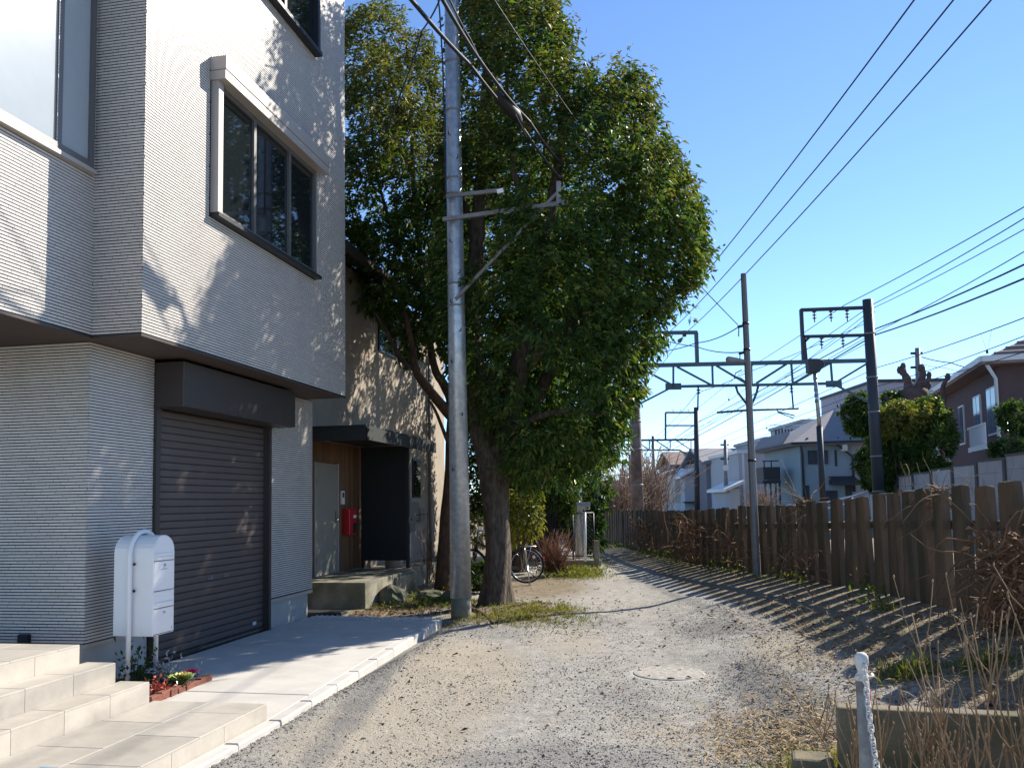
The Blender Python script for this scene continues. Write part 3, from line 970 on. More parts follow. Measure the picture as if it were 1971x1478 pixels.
# red letterbox on the boarded wall
rb = thing('wall_letterbox', 'red metal letterbox hung on the boarded wall beside the grey door', 'letterbox', HF.p(8.2, B0, 1.02))
t = MB(); HF.box(t, 8.02, 8.36, B0 - 0.018, B0 + 0.12, 1.06, 1.54); t.build('body', M['red'], rb, bevel=0.012)
t = MB(); HF.box(t, 8.19, 8.345, B0 + 0.12, B0 + 0.126, 1.09, 1.28); t.build('window', M['black'], rb)
t = MB(); HF.box(t, 8.21, 8.335, B0 + 0.12, B0 + 0.126, 1.37, 1.42); t.build('name_card', M['white_paint'], rb)
# milk-churn shaped steel canister
cn = thing('steel_canister', 'dull steel canister standing on the porch slab beside the black screen', 'canister', HF.p(9.35, -0.35, 0.38))
t = MB(); c = HF.p(9.35, -0.35, 0.38)
t.lathe(c, [(0.15, 0.0), (0.17, 0.02), (0.17, 0.60), (0.16, 0.66), (0.10, 0.72)], 20)
t.build('body', M['galv_old'], cn)
t = MB(); t.lathe(c + Vector((0, 0, 0.72)), [(0.10, 0.0), (0.115, 0.03), (0.09, 0.07), (0.03, 0.085)], 16); t.build('lid', M['galv_old'], cn)
t = MB()
for s_ in (-1, 1):
    p0 = c + HF.uy * (0.165 * s_) + Vector((0, 0, 0.55)); t.tube([p0, p0 + HF.uy * 0.05 * s_ + Vector((0, 0, 0.05)), p0 + Vector((0, 0, 0.12)) - HF.uy * 0.02 * s_], 0.012, 6)
t.build('handle', M['galv_old'], cn)
# garden stones
def boulder(name, label, c, rx, ry, rz, seed):
    n1, n2 = 9, 14
    vs, fs = [], []
    for i in range(n1 + 1):
        th = math.pi * i / n1
        for j in range(n2):
            ph = 2 * math.pi * j / n2
            d_ = Vector((math.sin(th) * math.cos(ph), math.sin(th) * math.sin(ph), math.cos(th)))
            k = 1 + 0.30 * mnoise.noise(d_ * 1.3 + Vector((seed, 0, 0))) + 0.12 * mnoise.noise(d_ * 3.7 + Vector((0, seed, 0)))
            vs.append((c[0] + d_.x * rx * k, c[1] + d_.y * ry * k, c[2] + d_.z * rz * k))
    for i in range(n1):
        for j in range(n2):
            fs.append((i * n2 + j, (i + 1) * n2 + j, (i + 1) * n2 + (j + 1) % n2, i * n2 + (j + 1) % n2))
    t = MB(); t.add(vs, fs)
    return tag(t.build(name, M['rock']), label, 'boulder', 'garden stones by the old porch')
boulder('boulder', 'largest blocky garden stone at the corner of the porch slab', G(752, 1150, 0.1), 0.24, 0.2, 0.20, 1)
boulder('boulder', 'flat dark garden stone between porch slab and steel pole', G(828, 1148, 0.06), 0.26, 0.22, 0.11, 5)
boulder('boulder', 'low garden stone half hidden behind the steel pole', G(868, 1150, 0.06), 0.20, 0.18, 0.11, 9)
t = MB(); c = G(625, 1183, 0.03); t.prism([c + HF.ux * a_ + HF.uy * b_ for a_, b_ in ((-0.15, -0.5), (0.22, -0.5), (0.18, 0.28), (-0.12, 0.3))], (0, 0, 0.05))
tag(t.build('paving_slab', M['darkroof'], bevel=0.01), 'dark flat slab lying at the foot of the porch', 'slab')

# ------------------------------------------------------------------ foliage
def unit(a):
    return a / np.maximum(np.linalg.norm(a, axis=-1, keepdims=True), 1e-9)

def leaves_at(P, A, ln, wd, rng, fold=0.25):
    """one folded leaf quad per row: base point P, axis A"""
    n = len(P)
    A = unit(A)
    rnd = rng.normal(size=(n, 3))
    S = unit(np.cross(A, rnd))
    N = np.cross(S, A)
    l = (ln * rng.uniform(0.5, 1.45, n))[:, None]
    w = (wd * rng.uniform(0.6, 1.4, n))[:, None]
    b = P
    tip = P + A * l - np.array([0, 0, 1]) * l * rng.uniform(0.0, 0.35, (n, 1))
    mid = P + A * l * 0.45
    lft = mid + S * w * 0.5 + N * w * fold
    rgt = mid - S * w * 0.5 + N * w * fold
    V = np.stack([b, rgt, tip, lft], axis=1).reshape(-1, 3)
    Q = np.arange(n * 4).reshape(n, 4)
    return V, Q

def sprays(C, DIR, nl, tl, ln, wd, rng, droop=0.3):
    """leafy twigs: nl leaves along a twig of length tl at each centre C heading DIR"""
    n = len(C)
    DIR = unit(DIR)
    s = rng.uniform(0.15, 1.0, (n, nl))
    tlv = tl * rng.uniform(0.6, 1.3, (n, 1))
    P = C[:, None, :] + DIR[:, None, :] * (s * tlv)[:, :, None] + rng.normal(size=(n, nl, 3)) * 0.012
    side = unit(np.cross(DIR[:, None, :], rng.normal(size=(n, nl, 3))))
    A = DIR[:, None, :] * 0.55 + side * 0.8 + np.array([0, 0, -droop])
    return leaves_at(P.reshape(-1, 3), A.reshape(-1, 3), ln, wd, rng)

def in_poly(x, y, poly):
    ins = np.zeros(len(x), bool)
    n = len(poly)
    j = n - 1
    for i in range(n):
        xi, yi = poly[i]
        xj, yj = poly[j]
        c = ((yi > y) != (yj > y)) & (x < (xj - xi) * (y - yi) / (yj - yi + 1e-12) + xi)
        ins ^= c
        j = i
    return ins

def edge_dist(x, y, poly):
    d = np.full(len(x), 1e9)
    n = len(poly)
    for i in range(n):
        ax, ay = poly[i]
        bx, by = poly[(i + 1) % n]
        vx, vy = bx - ax, by - ay
        tt = np.clip(((x - ax) * vx + (y - ay) * vy) / (vx * vx + vy * vy + 1e-9), 0, 1)
        d = np.minimum(d, np.hypot(x - ax - tt * vx, y - ay - tt * vy))
    return d

def vnoise(P, s, off):
    return np.array([mnoise.noise(Vector((p[0] * s + off, p[1] * s + off * 2, p[2] * s))) for p in P])

def crown_points(poly, Y0, depth, n, rng, thr=-0.12, ns=1.25, edge_ref=110.0, off=0.0, seethru=0.0):
    """points filling a crown whose side elevation at depth Y0 is poly (photo pixels turned to metres), rounded in depth"""
    P0 = [D(px, py, Y0) for px, py in poly]
    pol = [(p.x, p.z) for p in P0]
    xs = [p[0] for p in pol]; zs = [p[1] for p in pol]
    mpp = Y0 / FOC
    out = []
    while sum(len(o) for o in out) < n:
        m_ = n * 2
        x = rng.uniform(min(xs), max(xs), m_)
        z = rng.uniform(min(zs), max(zs), m_)
        k = in_poly(x, z, pol)
        x, z = x[k], z[k]
        e = edge_dist(x, z, pol)
        h = np.sqrt(np.clip(e / (edge_ref * mpp), 0.02, 1.0))
        u = rng.uniform(-1, 1, len(x))
        u = np.sign(u) * np.abs(u) ** 0.6
        y = Y0 + u * depth * h
        P = np.stack([x, y, z], -1)
        nv = vnoise(P, ns, off) + 0.5 * vnoise(P, ns * 2.3, off + 5)
        out.append(P[nv > thr])
    return np.concatenate(out)[:n]

def limb(mb, pts, r0, r1, n=8, wob=0.03, seed=0):
    """smooth tapered branch through the given points"""
    pts = [Vector(p) for p in pts]
    q = []
    for i in range(len(pts) - 1):
        a, b = pts[i], pts[i + 1]
        p_ = pts[max(i - 1, 0)]
        nx_ = pts[min(i + 2, len(pts) - 1)]
        for k in range(4):
            s = k / 4
            q.append(0.5 * ((2 * a) + (b - p_) * s + (2 * p_ - 5 * a + 4 * b - nx_) * s * s + (3 * a - p_ - 3 * b + nx_) * s ** 3))
    q.append(pts[-1])
    N = len(q)
    rr = []
    for i, p in enumerate(q):
        f_ = i / (N - 1)
        rr.append(r0 + (r1 - r0) * f_ ** 0.85)
        if 0 < i < N - 1:
            q[i] = p + Vector((mnoise.noise(p * 1.7 + Vector((seed, 0, 0))), mnoise.noise(p * 1.7 + Vector((0, seed, 3))), 0)) * wob
    mb.tube(q, rr, n)
    return mb

# big evergreen tree by the lane
YT = 13.3
tree = thing('evergreen_tree', 'large dense dark evergreen tree behind the steel utility pole', 'tree', G(950, 1165))
def TP(px, py, dy=0.0):
    return D(px, py, YT + dy)
b0 = G(950, 1170, 0)
t = MB()
prof = [(950, 1182, 0.32), (952, 1162, 0.24), (956, 1120, 0.20), (958, 1060, 0.178), (955, 1005, 0.185), (952, 950, 0.215), (948, 890, 0.255), (938, 840, 0.25), (930, 780, 0.22), (920, 700, 0.18)]
n_ = 22
pts = [TP(a_, b_) for a_, b_, r_ in prof]
k0 = len(t.v)
for i, (p, pr_) in enumerate(zip(pts, prof)):
    for j in range(n_):
        an = 2 * math.pi * j / n_
        f_ = 1 + 0.13 * math.sin(3 * an + i * 0.25) + 0.10 * math.sin(5 * an - i * 0.4) + (0.22 * max(0, math.sin(4 * an + 0.6)) if i < 2 else 0)
        f_ += 0.1 * mnoise.noise(Vector((math.cos(an) * 2, math.sin(an) * 2, i * 0.8)))
        t.v.append((p.x + math.cos(an) * pr_[2] * f_, p.y + math.sin(an) * pr_[2] * f_, p.z))
for i in range(len(prof) - 1):
    for j in range(n_):
        t.f.append((k0 + i * n_ + j, k0 + i * n_ + (j + 1) % n_, k0 + (i + 1) * n_ + (j + 1) % n_, k0 + (i + 1) * n_ + j)); t.sm.append(True)
t.build('trunk', M['bark'], tree)
limbs = [
    ([(938, 850, 0), (925, 760, 0.0), (905, 640, 0.1), (915, 480, 0.2), (930, 300, 0.1), (940, 100, 0.0), (945, -60, 0)], 0.24, 0.04),
    ([(950, 880, 0), (985, 790, -0.2), (1010, 660, -0.3), (1040, 500, -0.4), (1075, 330, -0.3), (1085, 150, -0.2), (1050, 10, 0)], 0.2, 0.03),
    ([(960, 860, 0.1), (1030, 770, 0.4), (1090, 650, 0.6), (1170, 500, 0.6), (1210, 350, 0.5), (1225, 210, 0.4)], 0.16, 0.02),
    ([(1000, 720, -0.2), (1090, 620, -0.8), (1190, 540, -1.0), (1290, 480, -0.9)], 0.10, 0.02),
    ([(1090, 650, 0.6), (1180, 610, 1.0), (1280, 560, 1.1)], 0.08, 0.02),
    ([(930, 820, 0.2), (980, 740, 1.0), (1010, 600, 1.5), (1040, 420, 1.6), (1050, 250, 1.2)], 0.14, 0.02),
    ([(925, 760, 0.0), (870, 660, 0.5), (835, 570, 0.7), (820, 500, 0.9)], 0.09, 0.006),
    ([(915, 480, 0.2), (885, 340, 0.6), (878, 250, 0.8)], 0.06, 0.006),
    ([(960, 840, -0.1), (1040, 800, -0.6), (1110, 790, -0.9), (1160, 800, -1.0)], 0.08, 0.015),
    ([(1040, 500, -0.4), (990, 330, -0.9), (975, 160, -0.8), (1000, 40, -0.5)], 0.07, 0.012),
]
t = MB()
for pl_, ra, rb_ in limbs:
    limb(t, [TP(*q) for q in pl_], ra, rb_, 8, 0.05, ra * 50)
t.build('limbs', M['bark'], tree)
CROWN = [(900, -50), (1050, -50), (1065, 30), (1098, 105), (1105, 165), (1150, 190), (1190, 168), (1228, 188), (1248, 220), (1256, 280), (1290, 310), (1300, 360), (1326, 385), (1334, 450), (1345, 520), (1318, 580),
         (1275, 600), (1262, 660), (1225, 700), (1218, 770), (1190, 800), (1176, 870), (1140, 905), (1090, 900), (1040, 935), (990, 930), (968, 850), (930, 800), (900, 790), (880, 720), (855, 640), (850, 480), (862, 300), (868, 120)]
rng = np.random.default_rng(3)
C = crown_points(CROWN, YT, 2.3, 8900, rng, thr=-0.16, ns=1.1, edge_ref=230, off=2.0)
cen = np.array([0.45, YT, 4.2])
DIRS = unit((C - cen) * np.array([1, 1, 0.6])) * 0.7 + np.array([0, 0, 0.55]) + rng.normal(size=C.shape) * 0.45
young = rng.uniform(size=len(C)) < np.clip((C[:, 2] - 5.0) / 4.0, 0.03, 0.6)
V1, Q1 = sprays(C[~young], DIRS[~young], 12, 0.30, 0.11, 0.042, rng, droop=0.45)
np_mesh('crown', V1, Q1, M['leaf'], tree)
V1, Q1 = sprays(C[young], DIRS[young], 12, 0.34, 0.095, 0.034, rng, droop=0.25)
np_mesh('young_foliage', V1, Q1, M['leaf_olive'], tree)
# long upright shoots that break the outline
rim = [(1065, 20), (1105, 110), (1185, 160), (1240, 170), (1262, 215), (1295, 300), (1330, 370), (1340, 430), (1350, 510), (1335, 560), (1280, 600), (1250, 675), (1215, 770), (1180, 860), (1030, 20), (960, 10), (925, 40), (1150, 185), (1210, 150)]
cs, ds = [], []
for px, py in rim:
    for k in range(9):
        c = TP(px - 30 + rng.uniform(-28, 28), py + 18 + rng.uniform(-28, 28), rng.uniform(-1.1, 1.1))
        cs.append(tuple(c)); ds.append((rng.normal(0.25, 0.3), rng.normal(0, 0.3), rng.uniform(0.5, 1.2)))
V2, Q2 = sprays(np.array(cs), np.array(ds), 15, 0.44, 0.10, 0.036, rng, droop=0.2)
np_mesh('outer_shoots', V2, Q2, M['leaf_olive'], tree)

# second evergreen standing behind it
rt = thing('rear_evergreen_tree', 'evergreen tree standing farther back behind the large dense crown', 'tree', G(985, 1085))
YR = 20.0
t = MB(); limb(t, [D(1000, 1100, YR), D(1002, 1000, YR), D(1005, 850, YR), D(1015, 700, YR), D(1020, 500, YR), D(1015, 350, YR)], 0.2, 0.04, 10, 0.06, 4); t.build('trunk', M['bark'], rt)
t = MB()
for q in ([(1004, 820, 0), (950, 740, -0.3), (905, 690, -0.5)], [(1005, 800, 0), (1060, 720, 0.3), (1110, 690, 0.4)], [(1015, 700, 0), (960, 600, 0.6), (920, 520, 0.8)], [(1018, 620, 0), (1080, 520, -0.5), (1120, 450, -0.6)]):
    limb(t, [D(a_, b_, YR + c_) for a_, b_, c_ in q], 0.09, 0.02, 7, 0.05, 3)
t.build('limbs', M['bark'], rt)
RC = [(900, 480), (960, 330), (1060, 320), (1150, 420), (1190, 560), (1180, 700), (1175, 820), (1150, 905), (1080, 920), (1030, 880), (960, 870), (905, 820), (885, 700), (880, 560)]
rng = np.random.default_rng(31)
C = crown_points(RC, YR, 3.2, 3900, rng, thr=-0.08, ns=1.3, edge_ref=130, off=4.0)
DIRS = unit(C - np.array([0.4, YR, 5.0])) * 0.7 + np.array([0, 0, 0.5]) + rng.normal(size=C.shape) * 0.45
V1, Q1 = sprays(C, DIRS, 12, 0.32, 0.12, 0.05, rng, droop=0.4)
np_mesh('crown', V1, Q1, M['leaf'], rt)

# slender olive tinged tree at the left, beside the white house
t2 = thing('slender_tree', 'slimmer olive tinged tree with reddish trunk left of the steel pole', 'tree', G(850, 1118))
Y2 = 16.0
def T2(px, py, dy=0.0):
    return D(px, py, Y2 + dy)
t = MB()
limb(t, [T2(852, 1135), T2(855, 1060), T2(862, 980), T2(868, 880), T2(870, 780), T2(855, 740), T2(835, 700), T2(815, 560), T2(800, 400), T2(790, 220), T2(785, 100), T2(780, 60)], 0.16, 0.012, 12, 0.03, 3)
t.build('trunk', M['bark_red'], t2)
t = MB()
limb(t, [T2(868, 800), T2(830, 755, -0.3), T2(800, 710, -0.7), T2(792, 660, -0.9), T2(780, 600, -1.0)], 0.11, 0.04, 8, 0.04, 5)
limb(t, [T2(800, 710, -0.7), T2(770, 690, -0.9), T2(745, 640, -1.0), T2(720, 600, -1.1)], 0.06, 0.02, 7, 0.03, 6)
limb(t, [T2(868, 870), T2(842, 800, -0.4), T2(825, 770, -0.6)], 0.05, 0.02, 6, 0.02, 7)
limb(t, [T2(815, 560), T2(760, 450, -0.5), T2(725, 330, -0.6), T2(712, 180, -0.6), T2(708, 60, -0.5)], 0.05, 0.008, 7, 0.04, 8)
limb(t, [T2(800, 400), T2(830, 280, 0.3), T2(836, 150, 0.4), T2(832, 60, 0.4)], 0.04, 0.008, 7, 0.04, 9)
limb(t, [T2(815, 560), T2(740, 500, 0.5), T2(690, 440, 0.7), T2(670, 380, 0.7)], 0.06, 0.012, 7, 0.04, 10)
t.build('limbs', M['bark_red'], t2)
LC = [(640, 130), (680, 70), (705, 45), (745, 30), (785, 60), (825, 95), (845, 150), (862, 240), (900, 330), (915, 450), (905, 560), (890, 650), (862, 640), (845, 690), (815, 650), (790, 700), (768, 650), (735, 600), (700, 585), (680, 545), (660, 540), (620, 520), (610, 300)]
C = crown_points(LC, Y2, 1.8, 5200, rng, thr=-0.06, ns=1.5, edge_ref=150, off=9.0)
DIRS = unit(C - np.array([-2.0, Y2, 6.0])) * 0.6 + np.array([0, 0, 0.5]) + rng.normal(size=C.shape) * 0.5
zc_ = C[:, 2]
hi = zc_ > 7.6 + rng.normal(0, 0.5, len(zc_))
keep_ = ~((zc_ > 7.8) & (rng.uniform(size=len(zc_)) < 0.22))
C, DIRS, hi = C[keep_], DIRS[keep_], hi[keep_]
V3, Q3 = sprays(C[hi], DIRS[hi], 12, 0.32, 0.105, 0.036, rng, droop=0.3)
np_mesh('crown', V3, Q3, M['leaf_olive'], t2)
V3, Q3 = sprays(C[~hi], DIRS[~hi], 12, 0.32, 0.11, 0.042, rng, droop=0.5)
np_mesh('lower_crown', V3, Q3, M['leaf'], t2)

def bush(name, label, poly, Y, depth, n, m, ln=0.06, wd=0.03, nl=9, tl=0.16, stem=None, cat='shrub', group=None, thr=-0.2, ns=2.5, er=40, base=None, stemmat=None, up=0.5):
    xs = [p[0] for p in poly]; ys = [p[1] for p in poly]
    base = base or (sum(xs) / len(xs), max(ys))
    b = D(base[0], base[1], Y)
    th = thing(name, label, cat, b, group=group)
    C = crown_points(poly, Y, depth, n, rng, thr=thr, ns=ns, edge_ref=er, off=hash(label) % 97 * 0.37)
    cc = C.mean(axis=0)
    DR = unit(C - cc) * 0.7 + np.array([0, 0, up]) + rng.normal(size=C.shape) * 0.4
    V_, Q_ = sprays(C, DR, nl, tl, ln, wd, rng, droop=0.3)
    np_mesh('foliage', V_, Q_, m, th)
    t = MB()
    cv = Vector(cc)
    for k in range(stem or 4):
        e = Vector(C[rng.integers(len(C))])
        limb(t, [b + Vector((rng.uniform(-0.05, 0.05), rng.uniform(-0.05, 0.05), -0.05)), b.lerp(e, 0.5) + Vector((0, 0, 0.1)), e], 0.02 + 0.004 * depth, 0.006, 6, 0.02, k)
    t.build('stems', stemmat or M['bark'], th)
    return th
import zlib
def hash(s_):
    return zlib.crc32(s_.encode())

# garden growth beyond the big trunk
bush('leafy_shrub', 'yellow green leafy shrub right behind the big trunk above the bicycle', [(985, 1000), (978, 960), (1000, 955), (1035, 965), (1030, 1000), (1035, 1015), (1010, 1040), (985, 1035)], 15.0, 0.25, 240, M['leaf_yellow'], 0.09, 0.035, 8, 0.16, base=(1000, 1090), er=25)
bush('broadleaf_tree', 'dark glossy broadleaf bush behind the grey post at the lane bend', [(1080, 1010), (1075, 900), (1090, 840), (1150, 830), (1178, 850), (1185, 880), (1165, 905), (1168, 960), (1150, 990), (1155, 1040), (1140, 1060), (1100, 1040)], 24.0, 1.2, 1200, M['leaf_dark'], 0.16, 0.055, 9, 0.25, base=(1125, 1065), er=60)
bush('garden_hedge', 'dark overgrown hedge filling the garden behind the old house', [(905, 990), (900, 800), (960, 780), (1090, 800), (1110, 900), (1090, 1010), (1060, 970), (1000, 960), (960, 990)], 21.5, 1.2, 2600, M['leaf_dark'], 0.12, 0.045, 9, 0.25, base=(990, 1080), er=70)
bush('garden_shrub', 'small yellow leaved shrub seen between steel pole and trunk', [(905, 1040), (905, 1000), (935, 1005), (935, 1030), (925, 1050)], 17.6, 0.25, 110, M['leaf_yellow'], 0.08, 0.03, 8, 0.13, base=(912, 1090), er=20)
bush('garden_shrub', 'low dark leaved plant between steel pole and trunk', [(908, 1125), (908, 1095), (930, 1090), (938, 1110), (930, 1130)], 15.4, 0.2, 90, M['leaf_dark'], 0.09, 0.05, 7, 0.12, base=(920, 1132), er=20)

# ------------------------------------------------------------------ steel utility pole
UP = thing('utility_pole', 'thick galvanised steel utility pole in front of the big tree', 'utility pole', G(888, 1188))
YU = 12.0
pb, ptop = D(888, 1205, YU), D(864, -330, YU)
def up_at(py):
    return D(864 + (py + 330) * 24 / 1535, py, YU)
t = MB(); t.tube([up_at(1205), up_at(1148)], [0.142, 0.140], 28); t.build('concrete_base', M['old_concrete'], UP)
t = MB(); t.tube([up_at(1150), up_at(600), up_at(-330)], [0.147, 0.122, 0.090], 28); shaft = t.build('shaft', M['galv'], UP)
t = MB()
for py in (345, 375, 422, 548, 590, 215, 120):
    c = up_at(py); r_ = 0.09 + 0.057 * (py + 330) / 1500
    t.tube([c - Vector((0, 0, 0.012)), c + Vector((0, 0, 0.012))], r_ + 0.006, 24)
t.build('band', M['galv_old'], UP)
for i, py in enumerate((700, 640, 585, 530, 470, 310, 265, 800, 905)):
    c = up_at(py); r_ = 0.09 + 0.057 * (py + 330) / 1500
    t = MB(); s_ = 1 if i % 2 else -1
    t.tube([c + Vector((s_ * 0.4 * r_, -0.9 * r_, 0)), c + Vector((s_ * 0.4 * r_ + 0.02 * s_, -r_ - 0.045, -0.01)), c + Vector((s_ * 0.4 * r_ + 0.02 * s_, -r_ - 0.05, 0.03))], 0.008, 6)
    t.build('step_bolt', M['frame_dark'], UP)
aend1, aend2 = D(970, 366, 11.4), D(1092, 390, 11.3)
t = MB(); t.bar(up_at(384) + Vector((-0.12, -0.13, 0)), aend1, 0.04, 0.05); t.build('cross_arm', M['galv_old'], UP)
t = MB(); t.bar(up_at(428) + Vector((-0.16, -0.13, 0)), aend2, 0.045, 0.055); arm = t.build('cross_arm', M['galv_old'], UP)
t = MB(); t.bar(up_at(580) + Vector((0.0, -0.13, 0)), D(1072, 372, 11.35), 0.032, 0.04); t.build('brace', M['galv_old'], UP)
t = MB(); t.bar(D(1075, 398, 11.3), D(1075, 350, 11.3), 0.06, 0.05, up=(0, 1, 0)); t.build('arm_upright', M['galv_old'], UP)
t = MB(); t.bar(D(957, 370, 11.38), D(969, 367, 11.37), 0.045, 0.054); t.bar(D(971, 409, 11.62), D(984, 407, 11.58), 0.05, 0.06); t.build('reflector', M['white_paint'], UP)

# ------------------------------------------------------------------ cables and wires
def wire(label, pts, r, sag=0.0, m=None, name='overhead_wire', group=None, n=5):
    P = [D(*p) for p in pts]
    q = []
    for i in range(len(P) - 1):
        a, b = P[i], P[i + 1]
        k = max(6, int((b - a).length / 2.5))
        for j in range(k):
            f_ = j / k
            q.append(a.lerp(b, f_) - Vector((0, 0, sag * 4 * f_ * (1 - f_))))
    q.append(P[-1])
    t = MB(); t.tube(q, r, n)
    return tag(t.build(name, m or M['wire']), label, 'cable' if name == 'cable' else 'wire', group)
wire('thick lowest cable of the bundle crossing in front of the steel pole', [(760, -40, 6.6), (905, 125, 9.0), (1002, 240, 10.5), (1082, 348, 11.3)], 0.021, 0.03, M['cable'], 'cable', 'cable bundle over the lane')
wire('thick middle cable of the bundle passing through the black splice sleeve', [(830, -40, 6.6), (930, 125, 9.0), (1020, 235, 10.6), (1080, 315, 11.3)], 0.019, 0.03, M['cable'], 'cable', 'cable bundle over the lane')
wire('thin wavy wire above the cable bundle beside the tree', [(848, -40, 7.0), (905, 75, 8.6), (945, 150, 9.6), (1000, 215, 10.4), (1078, 305, 11.3)], 0.009, 0.03, M['cable'], 'cable', 'cable bundle over the lane')
sp_ = thing('splice_sleeve', 'black splice sleeve clipped on the cable bundle before the tree', 'cable sleeve', D(975, 208, 10.1))
t = MB(); t.tube([D(955, 180, 9.75), D(962, 188, 9.8), D(992, 222, 10.2), D(1002, 234, 10.3)], [0.03, 0.075, 0.075, 0.03], 12); t.build('body', M['black'], sp_)
t = MB(); t.tube([D(968, 172, 9.75), D(1012, 262, 10.4)], 0.012, 6); t.build('strap', M['cable'], sp_)
wire('black drop cable climbing the left side of the steel pole', [(858, 380, 11.85), (856, 250, 11.85), (852, 120, 11.85), (846, 20, 11.85), (838, -40, 11.8)], 0.012, 0, M['cable'], 'cable')
wire('dark cable hanging down from the cables into the slender tree', [(846, 2, 11.0), (812, 60, 12.0), (790, 130, 13.0), (735, 270, 14.0), (690, 320, 14.4), (650, 355, 14.6)], 0.012, 0.03, M['cable'], 'cable')
wire('long single wire sloping down past the tree to the square pole', [(925, -40, 9.0), (1100, 220, 11.2), (1275, 470, 13.2), (1420, 625, 14.75)], 0.008, 0.02)
wire('guy wire running left from the square pole upper clamp', [(1424, 628, 14.75), (1340, 660, 17.0), (1240, 678, 20.0)], 0.010, 0.06)
wire('guy wire running left from the square pole lower clamp', [(1424, 678, 14.75), (1340, 667, 17.5), (1255, 645, 21.0)], 0.010, 0.05)
# three feeder wires climbing through the sky
for lab, pts in (('leftmost of three feeder wires climbing the sky at upper right', [(1775, -20, 10.2), (1380, 500, 19.5), (1270, 632, 29.8), (1200, 730, 45)]),
                 ('middle of three feeder wires climbing the sky at upper right', [(1852, -20, 10.2), (1421, 500, 19.5), (1288, 640, 29.8), (1215, 745, 45)]),
                 ('rightmost of three feeder wires climbing the sky at upper right', [(1926, -20, 10.2), (1461, 500, 19.5), (1321, 640, 29.8), (1228, 757, 45)])):
    wire(lab, pts, 0.012, 0.05, group='feeder wires')
YG = 30.0
RW = [
    ('highest wire running to the top arm of the dark mast', [(2010, 376, 18), (1624, 588, 30), (1430, 715, 45), (1260, 850, 90)], 0.014),
    ('second wire from the top at the dark mast', [(2010, 397, 18), (1680, 586, 30), (1440, 745, 48), (1262, 866, 90)], 0.014),
    ('third wire from the top at the dark mast', [(2010, 420, 18), (1683, 592, 30), (1450, 770, 50), (1266, 872, 90)], 0.012),
    ('upper thick cable passing the middle of the dark mast', [(2010, 491, 18), (1685, 633, 30), (1345, 812, 60), (1262, 868, 90)], 0.024),
    ('lower thick cable passing the middle of the dark mast', [(2010, 520, 18), (1683, 645, 30), (1345, 838, 60), (1264, 878, 90)], 0.026),
    ('thin wire just under the thick cables at the dark mast', [(2010, 462, 18), (1684, 640, 30), (1345, 828, 60), (1262, 874, 90)], 0.013),
    ('sloping messenger wire passing below the gantry beam', [(2010, 597, 17.5), (1689, 707, 30), (1345, 860, 60), (1262, 893, 90), (1200, 925, 160)], 0.014),
    ('upper contact wire low over the tracks before the brick house', [(2010, 632, 17.5), (1687, 744, 30), (1345, 868, 60), (1262, 900, 90), (1200, 928, 160)], 0.012),
    ('lower contact wire low over the tracks before the brick house', [(2010, 665, 18.5), (1689, 756, 31), (1345, 880, 60), (1262, 905, 90), (1200, 930, 160)], 0.012),
    ('wire sagging through the frame on the dark mast', [(1684, 600, 30), (1560, 690, 36), (1400, 790, 52), (1262, 872, 90)], 0.013),
    ('messenger wire over the left track between the gantries', [(1684, 614, 30), (1433, 719, 30.5), (1343, 755, 31), (1290, 815, 45), (1212, 885, 95)], 0.012),
    ('contact wire over the left track between the gantries', [(1684, 652, 30), (1500, 742, 38), (1345, 822, 58), (1216, 900, 95)], 0.012),
]
for lab, pts, r_ in RW:
    wire(lab, pts, r_, 0.06, group='railway overhead wires')
# droppers between messenger and contact wires
for i, (xa, ya, xb, yb, xc, Y) in enumerate(((1888, 643, 1909, 634, 1900, 25.0), (1598, 747, 1624, 740, 1612, 34), (1396, 735, 1410, 730, 1403, 40), (1472, 790, 1486, 785, 1476, 45))):
    t = MB(); low = D(xc, max(ya, yb) + 34, Y)
    t.tube([D(xa, ya, Y), low, D(xb, yb, Y)], 0.006, 4); t.tube([low - Vector((0, 0, 0.05)), low + Vector((0, 0, 0.05))], 0.035, 8)
    tag(t.build('dropper', M['wire']), ('V shaped dropper on the wires before the brick house', 'V shaped dropper hanging right of the slim banded pole', 'V shaped dropper seen through the gantry beam', 'V shaped dropper right of the square pole')[i], 'dropper', 'wire droppers')

# ------------------------------------------------------------------ catenary gantries
M['mast_brown'] = mat('brown_stained_mast', (0.13, 0.085, 0.07), 0.85, var=0.3, vscale=4, col2=(0.20, 0.16, 0.14), mixscale=3, bump=0.2)
M['mast_dark'] = mat('dark_painted_mast', (0.035, 0.04, 0.048), 0.6, var=0.15)
M['beam'] = mat('blue_grey_painted_steel', (0.07, 0.11, 0.13), 0.55, metal=0.2, var=0.15)
M['insul'] = mat('brown_insulator', (0.10, 0.06, 0.05), 0.3, spec=0.6)
def mast(px0, py0, px1, py1, Y, r, m, par, bands=True):
    a, b = D(px0, py0, Y), D(px1, py1, Y)
    a = a + (a - b).normalized() * 1.2
    t = MB(); t.tube([a, b], [r, r * 0.9], 18); o = t.build('mast', m, par)
    if bands:
        k = 6
        for i in range(1, k):
            t = MB()
            c = a.lerp(b, i / k + 0.02 * (i % 2)); ax = (b - a).normalized()
            t.tube([c - ax * 0.025, c + ax * 0.025], r * 1.03, 18)
            t.build('mast_band', M['galv_old'], o)
    return o
def insul(mb, c, d_, n=3, r=0.09):
    d_ = Vector(d_)
    for i in range(n):
        p = c + d_ * (0.05 + 0.11 * i)
        mb.tube([p - d_ * 0.03, p, p + d_ * 0.03], [0.03, r, 0.03], 10)
    return mb
